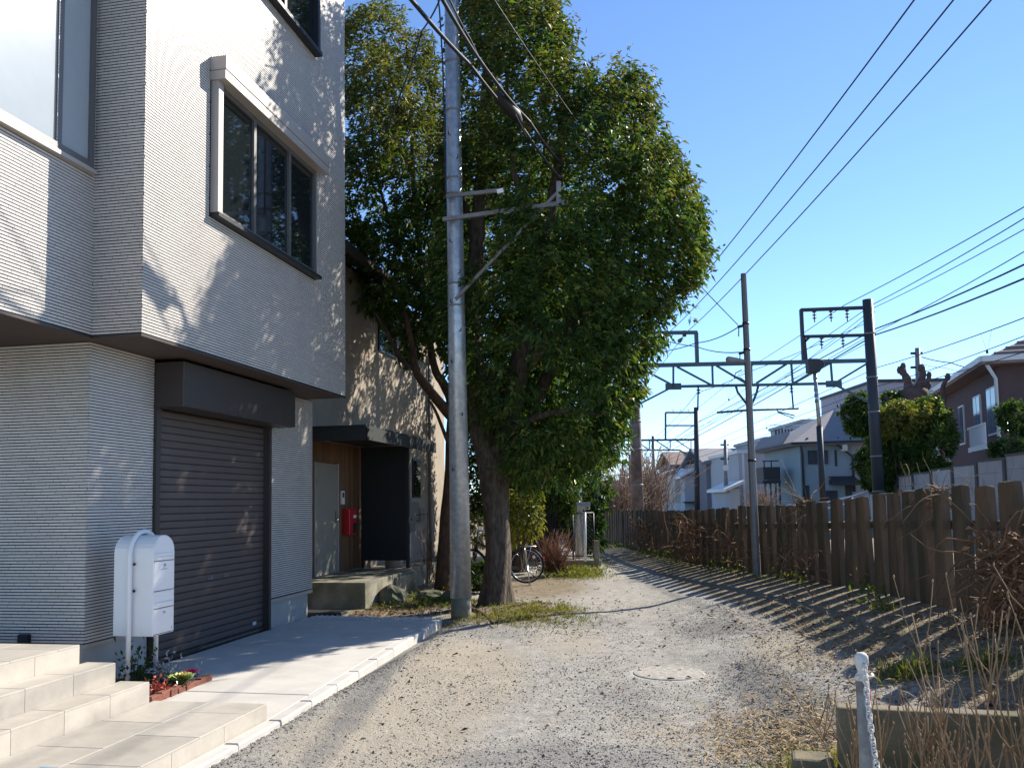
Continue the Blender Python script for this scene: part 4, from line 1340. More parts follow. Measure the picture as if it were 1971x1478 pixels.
g1 = thing('catenary_gantry', 'nearest railway gantry with lattice beam between brown and dark masts', 'gantry', D(1225, 985, YG))
mast(1228, 990, 1219, 690, YG, 0.21, M['mast_brown'], g1)
mast(1692, 965, 1670, 577, YG, 0.20, M['mast_dark'], g1)
def gp(x, y): return D(x, y, YG)
t = MB(); t.bar(gp(1226, 704), gp(1672, 694), 0.16, 0.13); t.build('top_chord', M['beam'], g1)
t = MB(); t.bar(gp(1296, 744), gp(1606, 738), 0.13, 0.09); t.build('bottom_chord', M['beam'], g1)
t = MB()
for (xa, ya, xb, yb) in ((1230, 707, 1296, 742), (1226, 780, 1296, 744), (1296, 705, 1296, 744), (1303, 706, 1369, 741), (1371, 704, 1372, 741), (1379, 704, 1440, 740), (1446, 702, 1447, 740), (1456, 738, 1514, 701),
                         (1523, 700, 1526, 738), (1599, 699, 1602, 738), (1607, 737, 1670, 699), (1606, 740, 1680, 778), (1530, 737, 1598, 699)):
    t.bar(gp(xa, ya), gp(xb, yb), 0.07, 0.065)
t.build('lattice_bar', M['beam'], g1)
t = MB()
for c in (gp(1296, 743), gp(1605, 738)):
    t.box(c.x - 0.28, c.x + 0.28, c.y - 0.02, c.y + 0.02, c.z - 0.13, c.z + 0.10)
t.build('gusset_plate', M['beam'], g1)
t = MB(); t.bar(gp(1255, 641), gp(1342, 640), 0.12, 0.12); t.bar(gp(1340, 640), gp(1342, 702), 0.12, 0.14, up=(0, 1, 0)); t.build('feeder_arm', M['beam'], g1)
t = MB()
for x in (1280, 1313):
    c = gp(x, 652); t.tube([c, c + Vector((-0.14, -0.2, -0.12)), c + Vector((-0.16, -0.25, -0.16))], [0.05, 0.075, 0.02], 10); t.tube([c + Vector((0.1, 0.1, 0.1)), c + Vector((0.12, 0.12, 0.30))], 0.07, 10)
t.build('insulator', M['insul'], g1)
t = MB()
t.bar(gp(1541, 597), gp(1672, 592), 0.13, 0.11); t.bar(gp(1546, 648), gp(1672, 645), 0.12, 0.10); t.bar(gp(1542, 596), gp(1547, 700), 0.11, 0.12, up=(0, 1, 0)); t.bar(gp(1548, 650), gp(1552, 692), 0.08, 0.08, up=(0, 1, 0)); t.bar(gp(1547, 660), gp(1558, 649), 0.08, 0.08)
t.build('side_frame', M['mast_dark'], g1)
t = MB()
for x, y in ((1567, 598), (1599, 597), (1630, 596), (1581, 649), (1622, 647)):
    c = gp(x, y); t.tube([c, c - Vector((0, 0, 0.42))], 0.02, 6); insul(t, c, (0, 0, -1), 3, 0.085)
t.build('insulator', M['insul'], g1)
t = MB()
c = gp(1344, 742); insul(t, c, (0, 0, -1), 3, 0.09); t.tube([c, gp(1343, 790)], 0.03, 6)
t.build('drop_rod', M['mast_dark'], g1)
t = MB()
c = gp(1523, 739); insul(t, c, (0, 0, -1), 3, 0.09); t.tube([c, gp(1527, 786)], 0.03, 6)
t.build('drop_rod', M['mast_dark'], g1)
t = MB(); t.tube([gp(1380, 794), gp(1430, 790), gp(1537, 786)], 0.04, 8); t.tube([gp(1495, 787), gp(1497, 792), gp(1530, 800)], 0.025, 6); t.tube([gp(1495, 787), gp(1498, 794), gp(1528, 805)], 0.02, 6); t.build('steady_arm', M['beam'], g1)
t = MB(); t.tube([gp(1416, 742), gp(1420, 755), gp(1436, 776)], 0.045, 8); t.tube([gp(1460, 740), gp(1456, 757), gp(1447, 778)], 0.045, 8); t.build('hanger_bracket', M['beam'], g1)

def small_gantry(label, Y, xm, ytop, ybase, xl, ytc, ybc, r, frame=None, mm='beam', grp='railway gantries'):
    g = thing('catenary_gantry', label, 'gantry', D(xm, ybase, Y), group=grp)
    mast(xm + 2, ybase, xm, ytop, Y, r, M[mm], g, bands=False)
    t = MB(); t.bar(D(xl, ytc + 2, Y), D(xm, ytc, Y), 0.16, 0.14); t.build('top_chord', M['beam'], g)
    if ybc:
        t = MB(); t.bar(D(xl, ybc + 1, Y), D(xm - 33 * 60 / Y, ybc, Y), 0.14, 0.1); t.build('bottom_chord', M['beam'], g)
        t = MB(); n = 5
        for i in range(n):
            xa = xl + (xm - xl) * i / n; xb = xl + (xm - xl) * (i + 0.75) / n
            t.bar(D(xa, ytc, Y), D(xb, ybc, Y), 0.07, 0.07); t.bar(D(xb, ytc, Y), D(xb, ybc, Y), 0.07, 0.07)
        t.bar(D(xm - 33 * 60 / Y, ybc, Y), D(xm + 1, ybc + 18 * 60 / Y, Y), 0.1, 0.1)
        t.build('lattice_bar', M['beam'], g)
    if frame:
        fx0, fy0, fy1 = frame
        t = MB(); t.bar(D(fx0, fy0, Y), D(xm, fy0, Y), 0.12, 0.12); t.bar(D(fx0, fy0, Y), D(fx0, ytc, Y), 0.12, 0.12, up=(0, 1, 0)); t.bar(D(fx0, fy1, Y), D(xm, fy1, Y), 0.1, 0.1)
        t.build('side_frame', M['beam'], g)
        t = MB()
        for k in range(3):
            c = D(fx0 + (xm - fx0) * (0.25 + 0.25 * k), fy0, Y); insul(t, c, (0, 0, 1), 2, 0.1)
        t.build('insulator', M['insul'], g)
    return g
small_gantry('second railway gantry with dark mast and hooked side frame', 60, 1340, 784, 985, 1140, 846, 866, 0.19, (1281, 794, 819), 'mast_dark')
small_gantry('third railway gantry with green grey mast beyond the brown mast', 92, 1257, 839, 990, 1130, 890, None, 0.19, None)
small_gantry('fourth far railway gantry left of the brown mast', 130, 1212, 874, 985, 1130, 914, None, 0.2, None)
small_gantry('farthest faint railway gantry over the lane bend', 170, 1198, 888, 980, 1135, 934, 946, 0.2, None)
for lab, xm, yt, Y in (('thin far railway mast just left of the brown mast', 1203, 905, 150), ('shortest far railway mast at the left', 1195, 902, 200)):
    th = thing('railway_mast', lab, 'mast', D(xm, 985, Y), group='far railway masts')
    t = MB(); t.tube([D(xm, 985, Y), D(xm, yt, Y)], 0.18, 10); t.build('mast', M['beam'], th)

# square steel pole in front of the fence
sq = thing('square_pole', 'tall grey square steel pole standing at the foot of the fence', 'pole', D(1456, 1098, 14.75))
a, b = D(1457, 1110, 14.75), D(1431, 527, 14.75)
t = MB(); t.tube([a, b], [0.072, 0.050], 8, smooth=False); t.build('shaft', mat('dark_grey_square_pole', (0.17, 0.165, 0.165), 0.55, metal=0.2, var=0.15, vscale=6), sq)
t = MB()
for py in (625, 676, 890):
    f_ = (py - 1110) / (527 - 1110); c = a.lerp(b, f_); t.tube([c - Vector((0, 0, 0.02)), c + Vector((0, 0, 0.02))], 0.082 - 0.026 * f_, 12)
t.build('clamp', M['frame_dark'], sq)
c = a.lerp(b, (700 - 1110) / (527 - 1110))
t = MB(); t.tube([c, c + Vector((-0.2, -0.05, 0.03)), D(1402, 692, 14.5), D(1399, 690, 14.45)], [0.03, 0.04, 0.055, 0.02], 10); t.build('street_lamp_head', M['galv_old'], sq)
t = MB()
for py in (628, 680):
    c = a.lerp(b, (py - 1110) / (527 - 1110)); t.tube([c, c + Vector((-0.14, 0, -0.03))], 0.025, 8); t.tube([c + Vector((-0.12, 0, -0.02)), c + Vector((-0.13, 0, -0.2))], 0.01, 5)
t.build('guy_grip', M['frame_dark'], sq)
t = MB(); pts = [D(1428, 712, 14.6), D(1416, 718, 14.6), D(1413, 728, 14.6), D(1425, 727, 14.6), D(1436, 735, 14.6)]; t.tube(pts, 0.01, 5); t.build('loose_cable', M['cable'], sq)

# slim banded pole with a signal box on top, beyond the fence
sg = thing('signal_post', 'slim banded post topped by a grey angular signal box', 'signal', D(1585, 965, 24))
t = MB(); t.tube([D(1585, 985, 24), D(1577, 820, 24)], 0.085, 12); t.build('lower_post', M['mast_dark'], sg)
t = MB(); t.tube([D(1577, 820, 24), D(1568, 715, 24)], 0.055, 12); t.build('upper_post', M['galv'], sg)
t = MB()
for k in range(5):
    c = D(1569 + k * 0.8, 728 + k * 11, 24); t.tube([c - Vector((0, 0, 0.045)), c + Vector((0, 0, 0.045))], 0.058, 12)
t.build('band', M['galv_old'], sg)
t = MB(); q = [(1556, 690), (1575, 690), (1587, 695), (1587, 702), (1578, 716), (1558, 716)]
t.prism([D(x, y, 23.85) for x, y in q], (0, 0.3, 0)); t.build('signal_box', M['mast_dark'], sg, bevel=0.01)

# further poles seen over the fence
for lab, xb, yb, xt, yt, Y, r_ in (('concrete pole with small lamp beside the grey houses', 1398, 975, 1396, 846, 62, 0.17), ('concrete pole behind the lopped tree', 1772, 900, 1766, 670, 44, 0.17)):
    th = thing('concrete_pole', lab, 'utility pole', D(xb, yb, Y))
    t = MB(); t.tube([D(xb, yb + 25, Y), D(xt, yt, Y)], [r_, r_ * 0.75], 14); t.build('shaft', M['galv_old'], th)
    t = MB(); c = D(xt, yt + 10, Y); t.bar(c + Vector((-0.35, 0, 0)), c + Vector((0.25, 0, 0)), 0.1, 0.12); c = D(xt, yt + 37, Y); t.bar(c + Vector((-0.35, 0, 0)), c + Vector((0.25, 0, 0)), 0.1, 0.12); t.build('bracket', M['frame_dark'], th)
    if Y > 50:
        t = MB(); c = D(1396, 898, Y); t.tube([c, c + Vector((-0.05, -0.3, -0.1))], [0.1, 0.22], 10); t.build('lamp', M['white_paint'], th)
wire('upper wire from the rear pole to the brick house', [(1774, 687, 44), (1830, 698, 42), (1880, 710, 40)], 0.025, 0.05)
wire('lower wire from the rear pole to the brick house', [(1774, 700, 44), (1820, 708, 42), (1865, 716, 40)], 0.012, 0.05)

# ------------------------------------------------------------------ houses across the railway
def hmat(name, c, **k):
    return mat(name, c, 0.9, var=0.06, vscale=0.8, **k)
M['hw_blue'] = hmat('pale_blue_render', (0.24, 0.32, 0.36))
M['hw_white'] = hmat('white_render', (0.42, 0.44, 0.46))
M['hw_cream'] = hmat('cream_render', (0.46, 0.45, 0.40))
M['hw_grey'] = hmat('grey_lilac_render', (0.20, 0.185, 0.20))
M['hw_greyw'] = hmat('light_grey_render', (0.32, 0.35, 0.375))
M['hw_brown'] = mat('red_brown_wall_tile', (0.10, 0.06, 0.058), 0.8, var=0.15, vscale=2)
M['roof_grey'] = mat('grey_slate_roof', (0.22, 0.21, 0.22), 0.8, var=0.12, vscale=3)
M['roof_brown'] = mat('brown_metal_roof', (0.25, 0.17, 0.13), 0.6, var=0.15, rnd=0.05)
M['roof_red'] = mat('pinkish_tile_roof', (0.25, 0.18, 0.165), 0.8, var=0.15, vscale=4)
M['pane_far'] = mat('far_window_glass', (0.05, 0.065, 0.075), 0.08, spec=0.8)
M['trim_white'] = mat('white_trim', (0.66, 0.66, 0.65), 0.5)
M['trim_dark'] = mat('dark_trim', (0.035, 0.04, 0.045), 0.6)

def fbox(th, fr, nm, m, *b, bevel=0.0):
    t = MB(); fr.box(t, *b); return t.build(nm, m, th, bevel=bevel)
def fwin(th, fr, a0, a1, b, z0, z1, fm=None, side=False, mull=1):
    """window on the front (b const) or, with side, on the end wall (a const = a0, running b..)"""
    fm = fm or M['trim_white']
    t = MB()
    if not side:
        fr.box(t, a0, a1, b - 0.02, b + 0.04, z0, z1); w_ = t.build('window', fm, th)
        for k in range(mull + 1):
            x0 = a0 + (a1 - a0) * k / (mull + 1) + 0.05; x1 = a0 + (a1 - a0) * (k + 1) / (mull + 1) - 0.05
            t = MB(); fr.box(t, x0, x1, b + 0.04, b + 0.05, z0 + 0.06, z1 - 0.06); t.build('pane', M['pane_far'], w_)
    else:
        fr.box(t, a0 - 0.04, a0 + 0.02, b[0], b[1], z0, z1); w_ = t.build('window', fm, th)
        for k in range(mull + 1):
            x0 = b[0] + (b[1] - b[0]) * k / (mull + 1) + 0.05; x1 = b[0] + (b[1] - b[0]) * (k + 1) / (mull + 1) - 0.05
            t = MB(); fr.box(t, a0 - 0.05, a0 - 0.04, x0, x1, z0 + 0.06, z1 - 0.06); t.build('pane', M['pane_far'], w_)
    return w_

# blue-white house with hipped roof (front faces the tracks, gable end faces us)
Yb = 50.0
def zz(px, py, Y): return D(px, py, Y).z
bh = thing('blue_house', 'pale blue two storey house with grey hipped roof and side balcony', 'house', D(1590, 985, Yb))
X0, X1 = XP(1543, Yb), XP(1690, Yb)
fb = Fr((X0, Yb), (1, 0.0))         # a: to the right, b: towards us (uy = (0,-1))
wid = X1 - X0
ze = zz(1600, 850, Yb)
fbox(bh, fb, 'wall', M['hw_blue'], 0, 3.05, -7, 0, -0.2, ze)
fbox(bh, fb, 'wall', M['hw_greyw'], 3.05, wid + 2, -7, -0.02, -0.2, ze)
zr = zz(1640, 790, Yb + 3.5)
t = MB()
e = 0.6
c4 = [fb.p(-e, e, ze - 0.05), fb.p(wid + 2.2, e, ze + 0.05), fb.p(wid + 2.2, -7.6, ze + 0.05), fb.p(-e, -7.6, ze - 0.05)]
top = [fb.p(3.2, -3.2, zr), fb.p(wid - 1.2, -3.2, zr)]
low = [p - Vector((0, 0, 0.18)) for p in c4]
t.add(c4 + top + low, [(0, 1, 5, 4), (1, 2, 5), (2, 3, 4, 5), (3, 0, 4), (6, 7, 1, 0), (7, 8, 2, 1), (8, 9, 3, 2), (9, 6, 0, 3), (9, 8, 7, 6)])
rf = t.build('roof', M['roof_grey'], bh)
t = MB(); t.bar(fb.p(-e, e, ze - 0.1), fb.p(wid + 2.2, e, ze), 0.14, 0.14); t.bar(fb.p(-e, e, ze - 0.1), fb.p(-e, -7.6, ze - 0.1), 0.14, 0.14); t.build('gutter', M['trim_dark'], rf)
t = MB(); t.tube([fb.p(-0.1, 0.5, ze - 0.2), fb.p(0.12, 0.08, ze - 0.7), fb.p(0.12, 0.08, 0)], 0.07, 8); t.tube([fb.p(2.0, 0.5, ze - 0.2), fb.p(3.05, 0.08, ze - 0.9), fb.p(3.05, 0.08, 1.9)], 0.07, 8); t.build('downpipe', M['trim_dark'], bh)
t = MB()
for k in range(7):
    c = fb.p(0.4 + k * 0.9, 0.2, ze + 0.16); t.box(c.x - 0.05, c.x + 0.05, c.y - 0.05, c.y + 0.05, c.z - 0.02, c.z + 0.08)
t.build('snow_guard', M['trim_dark'], rf)
fwin(bh, fb, XP(1558, Yb) - X0, XP(1596, Yb) - X0, 0.06, zz(1577, 893, Yb), zz(1577, 867, Yb), M['trim_dark'], mull=1)
fwin(bh, fb, XP(1610, Yb) - X0, XP(1614, Yb) - X0, 0.0, zz(1612, 897, Yb), zz(1612, 866, Yb), M['trim_dark'], mull=0)
fwin(bh, fb, XP(1548, Yb) - X0, XP(1558, Yb) - X0, 0.0, zz(1550, 968, Yb), zz(1550, 934, Yb), M['trim_dark'], mull=0)
fwin(bh, fb, XP(1590, Yb) - X0, XP(1612, Yb) - X0, 0.0, zz(1600, 968, Yb), zz(1600, 944, Yb), M['trim_dark'], mull=0)
fwin(bh, fb, XP(1628, Yb) - X0, XP(1640, Yb) - X0, 0.0, zz(1630, 968, Yb), zz(1630, 930, Yb), M['trim_dark'], mull=0)
t = MB(); zc = zz(1620, 926, Yb); t.prism([fb.p(XP(1597, Yb) - X0, 0, zc + 0.3), fb.p(XP(1597, Yb) - X0, 0.9, zc - 0.1), fb.p(XP(1597, Yb) - X0, 0.9, zc - 0.25), fb.p(XP(1597, Yb) - X0, 0, zc - 0.2)], fb.ux * (XP(1646, Yb) - XP(1597, Yb))); t.build('door_canopy', M['trim_dark'], bh)
# left part: lower wing with balcony facing left
X2 = XP(1512, Yb + 3)
fw = Fr((X2, Yb + 2.2), (1, 0))
fbox(bh, fw, 'wing_wall', M['hw_greyw'], 0, X0 - X2 + 0.05, -5, 0, -0.2, zz(1520, 862, Yb + 2.2))
t = MB(); za = zz(1520, 858, Yb + 2.2); t.prism([fw.p(-0.5, 0.5, za), fw.p(X0 - X2, 0.5, za + 0.7), fw.p(X0 - X2, 0.5, za + 0.85), fw.p(-0.5, 0.5, za + 0.15)], -fw.uy * 6); t.build('wing_roof', M['roof_grey'], bh)
fwin(bh, fw, 0.35, 1.3, 0.0, zz(1520, 915, Yb), zz(1520, 872, Yb), M['trim_dark'], mull=1)
fwin(bh, fw, 0.5, 1.3, 0.0, zz(1520, 966, Yb), zz(1520, 936, Yb), M['trim_dark'], mull=1)
t = MB(); zb0, zb1 = zz(1500, 922, Yb), zz(1500, 897, Yb)
xl_, xr_ = XP(1482, Yb) - X2, XP(1514, Yb) - X2
fw.box(t, xl_, xr_, 1.0, 1.08, zb0, zb1); fw.box(t, xl_, xl_ + 0.08, -1.5, 1.0, zb0, zb1); fw.box(t, xl_ - 0.05, xr_ + 0.05, -1.5, 1.1, zb0 - 0.2, zb0 - 0.02); fw.box(t, xr_, xr_ + 0.06, -1.5, 1.0, zb0, zb1)
bal = t.build('balcony', M['trim_dark'], bh)
for px in (1484, 1494, 1504, 1512):
    t = MB(); a_ = XP(px, Yb) - X2; fw.box(t, a_, a_ + 0.1, 0.95, 1.05, 0, zb0 - 0.2); t.build('balcony_post', M['trim_dark'], bal)
t = MB(); zt = zz(1500, 884, Yb)
for px in (1484, 1498): a_ = XP(px, Yb) - X2; fw.box(t, a_, a_ + 0.06, 0.95, 1.02, zb1, zt)
fw.box(t, xl_, xr_, 0.95, 1.02, zt - 0.06, zt); t.build('balcony_rail', M['trim_dark'], bal)
t = MB(); c = D(1625, 868, Yb - 0.3); t.tube([c, c + Vector((0, 0, 0.5))], 0.2, 8); t.build('satellite_dish', M['trim_white'], bh)

def block(name, label, Y, pxl, pxr, ytop, ybase, wall, depth=8, ang=0.0, roof=None, roofm=None, wins=(), group='houses across the railway', para=None):
    """plain house body: px range at depth Y, optional gable/shed/flat roof, windows as (px0,px1,py0,py1)"""
    Xl, Xr = XP(pxl, Y), XP(pxr, Y)
    fr = Fr((Xl, Y), (math.cos(ang), math.sin(ang)))
    w_ = (Xr - Xl) / math.cos(ang)
    zt = zz((pxl + pxr) / 2, ytop, Y)
    th = thing(name, label, 'house', fr.p(w_ / 2, 0, 0), group=group)
    fbox(th, fr, 'wall', wall, 0, w_, -depth, 0, -0.3, zt)
    if roof == 'flat':
        t = MB(); fr.box(t, -0.15, w_ + 0.15, -depth - 0.15, 0.15, zt, zt + 0.25); t.build('roof', roofm, th)
    elif roof:
        kind, rise = roof
        if kind == 'gable':      # ridge runs away from us
            t = MB(); t.prism([fr.p(-0.4, 0.35, zt - 0.1), fr.p(w_ / 2, 0.35, zt + rise), fr.p(w_ + 0.4, 0.35, zt - 0.1), fr.p(w_ + 0.4, 0.35, zt - 0.28), fr.p(w_ / 2, 0.35, zt + rise - 0.18), fr.p(-0.4, 0.35, zt - 0.28)], -fr.uy * (depth + 0.7))
            rr = t.build('roof', roofm, th)
            t = MB(); t.prism([fr.p(0, 0, zt - 0.02), fr.p(w_ / 2, 0, zt + rise - 0.2), fr.p(w_, 0, zt - 0.02)], -fr.uy * depth); t.build('gable', wall, th)
        elif kind == 'ridge':    # ridge runs across
            t = MB(); t.prism([fr.p(-0.4, 0.4, zt - 0.1), fr.p(-0.4, -depth / 2, zt + rise), fr.p(-0.4, -depth - 0.4, zt - 0.1), fr.p(-0.4, -depth - 0.4, zt - 0.28), fr.p(-0.4, -depth / 2, zt + rise - 0.18), fr.p(-0.4, 0.4, zt - 0.28)], fr.ux * (w_ + 0.8))
            rr = t.build('roof', roofm, th)
        elif kind == 'shedL':    # falls to the left
            t = MB(); t.prism([fr.p(-0.4, 0.35, zt - 0.1), fr.p(w_ + 0.3, 0.35, zt + rise), fr.p(w_ + 0.3, 0.35, zt + rise - 0.2), fr.p(-0.4, 0.35, zt - 0.3)], -fr.uy * (depth + 0.7))
            rr = t.build('roof', roofm, th)
            t = MB(); t.prism([fr.p(0, 0, zt - 0.05), fr.p(w_, 0, zt + rise - 0.25), fr.p(w_, 0, zt - 0.05)], -fr.uy * depth); t.build('gable', wall, th)
    for (x0, x1, y0, y1) in wins:
        fwin(th, fr, (XP(x0, Y) - Xl) / math.cos(ang), (XP(x1, Y) - Xl) / math.cos(ang), 0.0, zz(x0, y1, Y), zz(x0, y0, Y), M['trim_dark'], mull=0)
    return th, fr, w_, zt
bl, fr, w_, zt = block('white_house', 'white flat roofed house just left of the blue house', 63, 1424, 1502, 872, 985, M['hw_white'], 9, 0, 'flat', M['trim_white'], [(1462, 1476, 950, 968), (1466, 1480, 902, 905)])
t = MB(); fr.box(t, 0.25, 0.4, 0.0, 0.12, 0, zt); t.build('downpipe', M['trim_white'], bl)
block('shed_house', 'small white lean-to in front of the white flat roofed house', 60, 1405, 1424, 938, 985, M['hw_white'], 5, 0, ('shedL', 0.5), M['trim_white'])
bl, fr, w_, zt = block('roof_house', 'tall pale house with roof terrace behind the blue house', 66, 1478, 1560, 846, 985, M['hw_greyw'], 9, 0, 'flat', M['hw_greyw'])
t = MB()
for k in range(7): fr.box(t, 0.9 + k * 0.25, 1.0 + k * 0.25, -0.6, -0.4, zt + 0.25, zt + 0.85)
t.build('laundry_row', M['trim_dark'], bl)
t = MB(); fr.box(t, 0.4, 4.6, -0.55, -0.5, zt + 1.15, zt + 1.2); fr.box(t, 1.6, 1.66, -0.55, -0.5, zt + 0.25, zt + 1.2); fr.box(t, 2.9, 2.96, -0.55, -0.5, zt + 0.25, zt + 1.2); t.build('drying_pole', M['galv'], bl)
block('pale_house', 'pale flat roofed block rising behind the blue house ridge', 70, 1552, 1616, 812, 985, M['hw_greyw'], 9, 0, 'flat', M['hw_greyw'])
bl, fr, w_, zt = block('grey_house', 'grey lilac house with pitched roof left of the white house', 72, 1361, 1424, 886, 985, M['hw_grey'], 9, 0, ('ridge', 1.3), M['roof_grey'])
t = MB(); fr.box(t, 0.75, 0.9, 0.0, 0.14, 0, zt); t.build('downpipe', M['trim_white'], bl)
block('grey_block', 'light grey flat roofed block above the grey lilac house', 80, 1355, 1436, 868, 985, M['hw_greyw'], 8, 0, 'flat', M['hw_greyw'])
bl, fr, w_, zt = block('white_gable_house', 'white house with steep single pitch beside the second gantry mast', 76, 1318, 1347, 914, 985, M['hw_white'], 8, 0, ('shedL', 1.0), M['trim_white'])
t = MB(); fr.box(t, -0.2, 1.1, 0.0, 0.9, zz(1330, 968, 76), zz(1330, 965, 76)); t.build('awning', M['trim_dark'], bl)
block('brown_roof_house', 'house with brown seamed roof and blue upper wall behind the white gable', 88, 1299, 1350, 892, 985, mat('blue_slate_wall', (0.10, 0.14, 0.19), 0.8, var=0.08), 9, 0, ('ridge', 1.5), M['roof_brown'])
block('cream_house', 'cream house left of the white single pitch house', 78, 1300, 1319, 914, 985, M['hw_cream'], 8, 0, None, None)
block('low_white_house', 'low white house with gable right of the third gantry mast', 82, 1262, 1301, 921, 985, M['hw_white'], 8, 0, ('shedL', 1.0), M['roof_grey'], [(1286, 1289, 925, 945)])
block('small_grey_house', 'small grey roofed house behind the white gable house', 95, 1345, 1362, 900, 985, M['hw_white'], 6, 0, 'flat', M['trim_dark'], [(1350, 1358, 918, 930), (1349, 1357, 944, 952)])
block('apartment_block', 'distant low apartment block seen over the lane bend', 190, 1152, 1222, 926, 985, M['hw_greyw'], 14, 0, 'flat', M['roof_grey'], [(1158 + 10 * k, 1164 + 10 * k, 930 + 9 * j, 934 + 9 * j) for k in range(6) for j in range(2)], group='distant buildings')
block('distant_building', 'distant bluish building right of the brown mast', 170, 1226, 1300, 925, 985, M['hw_greyw'], 14, 0, 'flat', M['roof_grey'], [(1246, 1252, 930, 934), (1258, 1264, 930, 934)], group='distant buildings')
block('distant_building', 'distant pale building behind the far gantries', 230, 1120, 1160, 940, 985, M['hw_white'], 14, 0, 'flat', M['roof_grey'], group='distant buildings')

# red brown tiled house at the right
NB = Vector((18.8, 32.8, 0))
FB = Vector((22.4, 44.8, 0))
rbh = thing('brown_house', 'red brown tiled house with white framed windows at the right edge', 'house', NB)
fr = Fr(NB, (FB - NB))          # a runs away from us along the front, b towards the tracks? (uy points right) -> use -b
ln_ = (FB - NB).length
ze = 6.75
t = MB(); fr.box(t, 0, ln_, 0, 8, -0.3, ze); t.build('wall', M['hw_brown'], rbh)
t = MB(); e = 0.7
c4 = [fr.p(-e, -e, ze), fr.p(ln_ + e, -e, ze), fr.p(ln_ + e, 8 + e, ze), fr.p(-e, 8 + e, ze)]
tp = [fr.p(3.5, 4, ze + 2.3), fr.p(ln_ - 3.5, 4, ze + 2.3)]
lw = [p - Vector((0, 0, 0.2)) for p in c4]
t.add(c4 + tp + lw, [(0, 1, 5, 4), (1, 2, 5), (2, 3, 4, 5), (3, 0, 4), (6, 7, 1, 0), (7, 8, 2, 1), (8, 9, 3, 2), (9, 6, 0, 3), (9, 8, 7, 6)])
rf = t.build('roof', M['roof_red'], rbh)
t = MB()
for (p, q) in ((c4[0], c4[1]), (c4[0], c4[3])):
    t.bar(p, q, 0.16, 0.22)
t.build('gutter', M['trim_white'], rf)
t = MB()
for k in range(1, 9):
    f_ = k / 9
    p = c4[3].lerp(tp[0], f_) + Vector((0, 0, 0.03)); q = c4[0].lerp(tp[0], f_) + Vector((0, 0, 0.03))
    t.bar(p, q, 0.06, 0.04)
t.build('tile_course', M['roof_brown'], rf)
t = MB(); t.tube([fr.p(-0.5, -0.5, ze - 0.2), fr.p(-0.05, -0.12, ze - 0.7), fr.p(-0.05, -0.12, 0.3)], 0.07, 8); t.build('downpipe', M['trim_white'], rbh)
for (a0, a1, z0, z1) in ((0.35, 1.9, 3.95, 5.85), (3.0, 4.3, 3.9, 5.8), (6.3, 7.4, 3.9, 5.7), (9.8, 11.1, 3.9, 5.6), (1.5, 2.7, 1.25, 2.35), (3.9, 5.0, 1.25, 2.3), (6.5, 7.4, 1.3, 2.2), (10.0, 11.2, 1.2, 2.0)):
    t = MB(); fr.box(t, a0, a1, -0.06, 0.03, z0, z1); w2 = t.build('window', M['trim_white'], rbh)
    for k in range(2):
        t = MB(); fr.box(t, a0 + 0.08 + k * (a1 - a0 - 0.08) / 2, a0 + (k + 1) * (a1 - a0 - 0.08) / 2, -0.075, -0.06, z0 + 0.08, z1 - 0.08); t.build('pane', M['pane_far'], w2)
for a0, a1, z0 in ((-0.1, 2.9, 3.35), (9.6, 12.2, 3.25)):
    t = MB()
    fr.box(t, a0, a1, -0.62, 0.0, z0, z0 + 0.15); fr.box(t, a0, a1, -0.62, -0.56, z0 + 0.15, z0 + (0.75 if a0 > 5 else 0.2))
    nb_ = int((a1 - a0) / 0.16)
    for k in range(nb_): fr.box(t, a0 + k * 0.16, a0 + k * 0.16 + 0.03, -0.60, -0.56, z0 + 0.15, z0 + 0.95)
    fr.box(t, a0, a1, -0.62, -0.56, z0 + 0.95, z0 + 1.02)
    t.build('window_balcony', M['trim_white'], rbh)

# grey house with seamed roof behind the lopped tree
bl, fr2, w_, zt = block('seamed_roof_house', 'grey lilac house with cream seamed metal roof behind the lopped tree', 52, 1692, 1830, 735, 985, mat('grey_lilac_wall', (0.36, 0.34, 0.38), 0.9, var=0.05), 9, 0, None, None)
t = MB(); t.prism([fr2.p(2.0, 0.0, zt - 1.2), fr2.p(2.0, 1.4, zt - 2.2), fr2.p(2.0, 1.4, zt - 2.4), fr2.p(2.0, 0.0, zt - 1.4)], fr2.ux * (w_ - 1.5)); rr = t.build('lower_roof', mat('cream_metal_roof', (0.48, 0.44, 0.40), 0.5, var=0.08), bl)
t = MB()
for k in range(8): t.bar(fr2.p(2.2 + k * 0.45, 0.02, zt - 1.17), fr2.p(2.2 + k * 0.45, 1.4, zt - 2.17), 0.06, 0.06)
t.build('roof_seam', M['roof_brown'], rr)
t = MB(); fr2.box(t, -0.1, w_ + 0.1, -9, 0.15, zt, zt + 0.18); t.build('roof_edge', M['trim_dark'], bl)
t = MB(); t.prism([fr2.p(3.1, 1.5, zt - 4.2), fr2.p(4.8, 1.5, zt - 3.0), fr2.p(4.8, 1.5, zt - 3.15), fr2.p(3.1, 1.5, zt - 4.35)], fr2.uy * 1.0); t.build('stair_roof', M['roof_grey'], bl)

